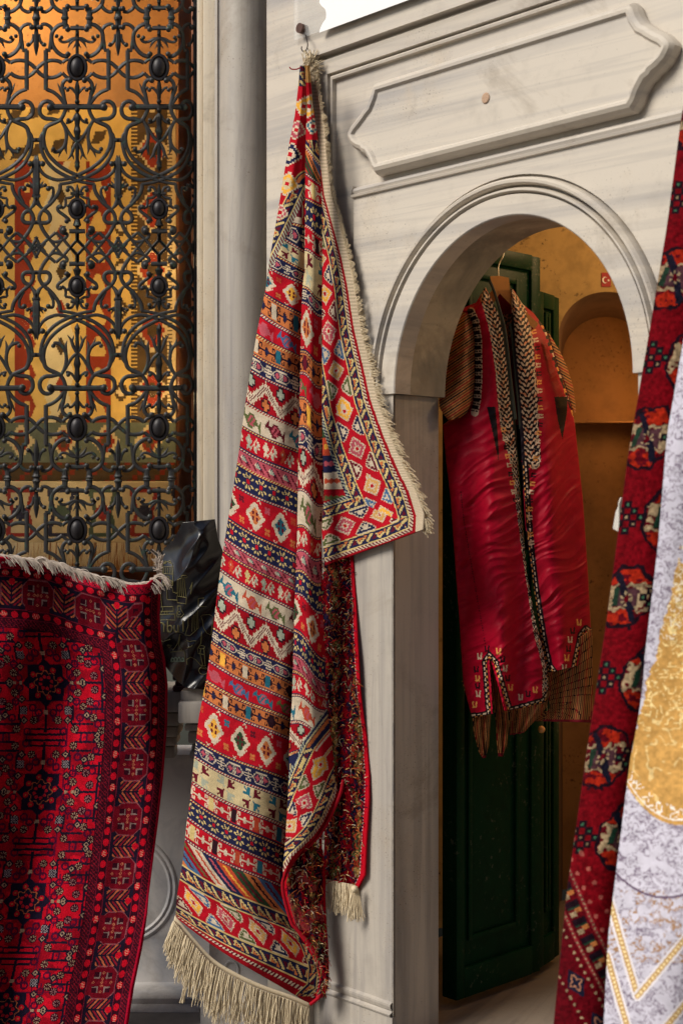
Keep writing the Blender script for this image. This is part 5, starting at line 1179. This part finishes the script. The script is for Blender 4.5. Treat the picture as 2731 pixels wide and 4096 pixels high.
# inner back and neck
mb = MB(); X, Y, SS, TT, _ = ruled(list(zip(zc([(600, 560), (640, 760), (690, 1000), (740, 1350), (800, 1800)])+[(2100, 2200)], zc([(770, 560), (775, 760), (790, 1000), (800, 1350), (860, 1800)])+[(2150, 2200)])), 200, 30); xc, yc = cen(X), cen(Y)
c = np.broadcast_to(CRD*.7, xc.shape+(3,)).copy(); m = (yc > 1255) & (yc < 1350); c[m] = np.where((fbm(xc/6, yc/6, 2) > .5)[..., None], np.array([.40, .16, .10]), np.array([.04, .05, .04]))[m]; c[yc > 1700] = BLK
grid_obj('inner_back', X, Y, 4.27+0*X, c, M['satin'], coat, solid=.003)
# collar binding
mb = MB(); mb.tube([at(x, y, 4.150) for x, y in zc(crv([(540, 450), (590, 570), (640, 740), (690, 920), (725, 1150), (750, 1400), (780, 1650), (812, 1900)], 5))], .0042, 7)
mb.tube([at(x, y, 4.185) for x, y in zc(crv([(755, 900), (775, 1050), (790, 1200), (815, 1500), (845, 1800), (860, 2000)], 5))], .0036, 7)
mb.build('collar_binding', plain('dark_braid', (.03, .035, .025), .8, 0, 500, .5, .6), coat)
hg = thing('coat_hanger', 'varnished wooden coat hanger with a bent wire hook holding the crimson coat', 'coat hanger', at(2000, 1200, 4.21))
mb = MB(); pl = zc([(545, 405), (640, 400), (742, 420), (757, 560), (758, 700), (700, 640), (648, 585), (608, 640), (575, 560)])
f_ = [at(x, y, 4.20) for x, y in pl]; b_ = [at(x, y, 4.225) for x, y in pl]; mb.add(f_, [list(range(9))]); mb.add(b_, [list(range(9))[::-1]]); mb.strip(f_, b_, closed=True)
wl = [zc([(575, 540), (608, 640), (520, 800), (330, 860), (300, 800), (450, 700)]), zc([(757, 560), (757, 700), (860, 830), (1010, 960), (1050, 900), (900, 760)])]
for w_ in wl:
    f_ = [at(x, y, 4.222) for x, y in w_]; b2 = [at(x, y, 4.235) for x, y in w_]; mb.add(f_, [list(range(6))]); mb.add(b2, [list(range(6))[::-1]]); mb.strip(f_, b2, closed=True)
mb.build('wooden_arms', M['hanger'], hg, False)
mb = MB(); mb.tube([at(x, y, 4.212) for x, y in zc(crv([(635, 405), (630, 330), (645, 265), (680, 200), (690, 130), (678, 75), (660, 50)], 6))], .0021, 7); mb.build('wire_hook', M['steel'], hg)

# ------------------------------------------------------------------ right foreground textiles
def xtab(tab, y): a = np.array(tab, float); return np.interp(y, a[:, 0], a[:, 1])
RGL = [(380, 2740), (470, 2722), (906, 2665), (1324, 2595), (1829, 2508), (2438, 2430), (2961, 2351), (3571, 2264), (4096, 2212), (4200, 2203)]
CLL = [(300, 2905), (900, 2820), (1360, 2731), (1742, 2665), (2177, 2630), (2613, 2578), (3048, 2517), (3396, 2473), (3745, 2430), (4096, 2412), (4200, 2406)]
rr = thing('dark_rug', 'narrow dark crimson rug with octagon motifs hanging beside the white and gold cloth', 'rug', at(2350, 4100, 3.1))
rows = [((xtab(RGL, y), y), (xtab(RGL, y)+280, y)) for y in range(380, 4230, 70)]
X, Y, SS, TT, _ = ruled(rows, 900, 74); xc, yc = cen(X), cen(Y); u = xc-xtab(RGL, yc)
c = np.broadcast_to(np.array([.20, .003, .008]), xc.shape+(3,)).copy()
Kd = np.array([.014, .006, .012]); Cw = np.array([.40, .29, .17]); Or = np.array([.42, .022, .008]); Gr = np.array([.015, .05, .03]); Pp = np.array([.09, .035, .045])
def octa(cx, cy, rx, ry, fl=1):
    x = (u-cx)/rx; y = (yc-cy)/ry; x, y = x+.16*(fbm(xc/30, yc/30, 2)-.5)+.12*y, y+.25*(fbm(xc/26+9, yc/26, 2)-.5); r_ = np.maximum(np.maximum(np.abs(x), np.abs(y)), (np.abs(x)+np.abs(y))*.72); m = r_ < 1; c[m] = Kd
    m = r_ < .88; c[m] = np.array([.12, .004, .010]); n = fbm(xc/22, yc/16, 2)
    k = m & (y < -.42) & (n > .42); c[k] = Or; k = m & (y > .42) & (n > .42); c[k] = Or
    k = m & (np.abs(np.abs(y)-.36-.05*np.sin(x*14)) < .05); c[k] = Cw; k = m & (np.abs(y) < .30) & (np.abs(x) < .5); c[k] = Pp
    k = m & (np.abs(x-y*.6) < .14) & (np.abs(y) < .8); c[k] = np.array([.010, .010, .022]); k = m & (np.abs(y) < .34) & (np.abs(np.abs(x)-.64) < .2) & (n > .36); c[k] = Cw*1.15
    k = m & (np.hypot(x, y*1.0) < .22) & (np.sin(np.arctan2(y, x)*6) > 0); c[k] = Cw; k = m & (np.hypot(x, y) < .10); c[k] = RD2
    k = m & (x < -.3) & (x > -.5) & (np.abs(y) < .3); c[k] = Gr
for i, cy in enumerate(range(130, 3300, 640)):
    octa(66, cy+340, 108, 128); octa(196, cy+660, 105, 130)
for i in range(10):
    cy = 470+i*320+160*(i % 2 == 2); x = u-(26 if i % 2 == 1 else 190); y = yc-cy
    for (a, b_) in ((0, 0), (28, -26), (-28, -26), (0, -52), (28, 26), (-28, 26), (56, 0), (-56, 0), (0, 52)):
        m = (np.abs(x-a) < 16) & (np.abs(y-b_) < 15); c[m] = Kd; m = (np.hypot(x-a, y-b_) < 6); c[m] = Cw*.8 if (a+b_) % 3 == 0 else np.array([.05, .16, .09])
# border near the bottom, running diagonally
bl = lambda k: [(2150, 3260+k), (2262, 3450+k), (2380, 3720+k), (2470, 3890+k), (2560, 4050+k)]
dd, ll, sg = pdist(xc, yc, bl(0)); q = dd*-sg; m = q > 0; c[m] = np.array([.13, .003, .008])
c[np.abs(q) < 8] = np.array([.28, .03, .035]); c[(np.abs(q) < 3) & (((ll/9) % 2) < 1)] = Cw*.9; c[np.abs(q-88) < 7] = np.array([.28, .03, .035]); c[(np.abs(q-88) < 3) & (((ll/9) % 2) < 1)] = Cw*.9
m = (q > 10) & (q < 80); ph = ll % 74; k = m & (ph < 26) & (np.abs(q-45) < 28); c[k] = Kd; k = m & (ph > 34) & (ph < 52) & (np.abs(q-32) < 14); c[k] = np.array([.50, .17, .05]); k = m & (ph > 44) & (ph < 64) & (np.abs(q-56) < 13); c[k] = Cw; k = m & (np.abs(ph-30) < 4) & (q > 20) & (q < 70); c[k] = Gr
m = (q > 105); k = m & (np.hypot((ll % 30)-15, q-118) < 6); c[k] = Cw; k = m & (np.hypot((ll % 30)-15, q-215) < 6); c[k] = Cw
x = (ll % 190)-95; y = q-168; k = m & (np.abs(x)+np.abs(y)*1.6 < 62); c[k] = np.array([.012, .014, .035]); k = k & (np.abs(np.hypot(x, y*1.3)-24-8*np.cos(np.arctan2(y, x)*4)) < 5); c[k] = np.array([.45, .2, .12])
m = (sg > 0) & (dd > 14) & (dd < 110) & (yc > 3050); k = m & (np.hypot((ll % 62)-31, (dd % 48)-24) < 9); c[k] = np.array([.40, .10, .08])
c = np.clip(c*(.56+(fbm(xc/11, yc/11, 2)-.5)[..., None]*.7), 0, .9)
D = 3.12+.10*(1-SS)**3-.02*np.sin(Y/330)-.025*np.sin(SS*4)
grid_obj('pile', X, Y, D, c, M['darkpile'], rr, solid=.010)
cl = thing('printed_cloth', 'white and gold cotton cloth with paisley scroll print hanging at the right edge', 'cloth', at(2600, 4100, 3.0))
rows = [((xtab(CLL, y), y), (xtab(CLL, y)+520, y)) for y in range(300, 4230, 70)]
X, Y, SS, TT, _ = ruled(rows, 900, 120); xc, yc = cen(X), cen(Y); u = xc-xtab(CLL, yc)
nn = fbm(xc/24+fbm(xc/26, yc/26, 2)*2.6, yc/20+fbm(xc/24+9, yc/24, 2)*2.6, 2); n3 = fbm(xc/70+5, yc/60, 3)
LAV = np.array([.56, .54, .63]); PUR = np.array([.13, .09, .14]); GLD = np.array([.52, .29, .085]); GL2 = np.array([.78, .60, .28]); BRN = np.array([.38, .22, .12])
ln_ = np.clip(1.3-np.abs(nn-.5)*17, 0, 1); ln2 = np.clip(1.3-np.abs(nn-.37)*22, 0, 1)
c = LAV*(1-ln_[..., None]*.85)+PUR*(ln_[..., None]*.85); c = c*(1-ln2[..., None]*.5)+PUR*ln2[..., None]*.5
m = (yc > 3560) & (yc < 3850) & (n3 > .42); c[m] = np.where((ln_[m] > .25)[..., None], BRN*.9, c[m])
gtop = 2255+.006*(u-150)**2*.9-np.clip(60-u, 0, 60)*-9; ylow = 3300-.0030*(u-230)**2
lf = 20*0+0*yc
gold = (yc > 2240+np.clip(90-u, 0, 90)*8.0+(fbm(xc/30, yc/30, 3)-.5)*260) & (yc < ylow)
c[gold] = (GLD*(1-.12)+GLD*.3*(n3[..., None]-.5))[gold] if False else np.broadcast_to(GLD, c.shape)[gold]
gv = np.clip(1-np.abs(fbm(xc/60+2*fbm(xc/80, yc/80, 2), yc/70+2*fbm(xc/90+3, yc/80, 2), 2)-.52)*34, 0, 1)
mm = gold & (gv > .2) & (n3 > .40); c[mm] = c[mm]*.35+GL2*.65; m5 = gold & (np.abs(fbm(xc/26+1.6*fbm(xc/30, yc/30, 2), yc/26+7, 2)-.5) < .035) & (yc < 2900); c[m5] = GL2*1.05; c[gold] = (c*(1+(fbm(xc/12, yc/12, 3)-.5)[..., None]*.7))[gold]
lace = gold & (yc < 2560+0*u) & (((u+yc*.25) < 760)); k = lace & (np.clip(1-np.abs(fbm(xc/16, yc/16, 2)-.5)*14, 0, 1) > .25) & (yc < 2800-u*2.2); c[k] = np.array([.82, .72, .55])
sc2 = (yc > ylow-75) & (yc < ylow-16) & gold; k = sc2 & ((np.abs(fbm(xc/17+3, yc/17, 2)-.5) < .055) | (np.abs(yc-ylow+18) < 3)); c[k] = np.array([.80, .74, .68])
# golden V stripes at the bottom
for (off, w_) in ((0, 11), (260, 11)):
    for (sx_, pts) in ((1, [(2425, 3560+off), (2470, 3720+off), (2548, 3985+off)]), (-1, [(2548, 3985+off), (2660, 3850+off), (2800, 3680+off), (2960, 3480+off)])):
        dd, ll, _ = pdist(xc, yc, pts); c[dd < w_+9] = np.array([.72, .68, .72]); k = dd < w_; c[k] = GLD*np.array([.95, 1.05, 1.4]); k = (dd < 5) & (((ll/9) % 2) < 1); c[k] = np.array([.85, .7, .4])
k = np.abs(yc-(3590-.0022*(u-210)**2)) < 5; c[k] = PUR
c = np.clip(c*(1+(fbm(xc/30, yc/30, 2)-.5)[..., None]*.25), 0, .9)
D = 2.98+.10*(1-SS)**4-.03*np.sin(SS*5+Y/800)-.01*np.sin(Y/260)
grid_obj('cotton', X, Y, D, c, M['cloth'], cl, solid=.002)
sh = thing('hanging_shirt', 'sliver of a white shirt sleeve showing behind the dark crimson rug', 'shirt', at(2470, 2120, 3.25))
X, Y, SS, TT, _ = ruled([((2484, 1990), (2560, 1990)), ((2460, 2050), (2560, 2050)), ((2448, 2115), (2560, 2128)), ((2470, 2126), (2560, 2135))], 30, 20)
grid_obj('sleeve', X, Y, 3.26+.02*np.sin(X/9), np.broadcast_to(np.array([.6, .55, .5]), (29, 19, 3)), M['flap_white'], sh, solid=.003)

mb = MB(); mb.box((-9, -4.6, 0), (9, -4.2, 7.5)); mb.box((-9, -4.2, 2.9), (9, -4.0, 3.05)); tag(mb.build('sky_block_facade', M['street'], None, False), kind='structure')  # unseen facade behind the camera, added to block the low sky
# ------------------------------------------------------------------ camera, light
cam = bpy.data.cameras.new('camera'); co = bpy.data.objects.new('camera', cam); col.objects.link(co)
co.location = (0, 0, H); co.rotation_euler = (R(90), 0, 0); cam.sensor_fit = 'VERTICAL'; cam.sensor_height = 36; cam.lens = F/4096*36
cam.clip_end = 200; cam.dof.use_dof = True; cam.dof.focus_distance = 4.3; cam.dof.aperture_fstop = 2.8
scene.camera = co
w = bpy.data.worlds.new('World'); scene.world = w; w.use_nodes = True; nt = w.node_tree
sky = nt.nodes.new('ShaderNodeTexSky'); sky.sky_type = 'NISHITA'; sky.sun_disc = False
sd = Vector((.74, .42, -.74)).normalized()
el = math.asin(-sd.z); sky.sun_elevation = el; sky.sun_rotation = math.atan2(-sd.x, -sd.y)
nt.links.new(sky.outputs[0], nt.nodes['Background'].inputs[0]); nt.nodes['Background'].inputs[1].default_value = .075
sun = bpy.data.lights.new('sun', 'SUN'); sun.energy = 3.3; sun.angle = R(25); sun.color = (1, .93, .82)
so = bpy.data.objects.new('sun', sun); col.objects.link(so); so.rotation_euler = sd.to_track_quat('-Z', 'Y').to_euler()
vs = scene.view_settings; vs.view_transform = 'Standard'; vs.look = 'None'; vs.exposure = .3; vs.gamma = 1
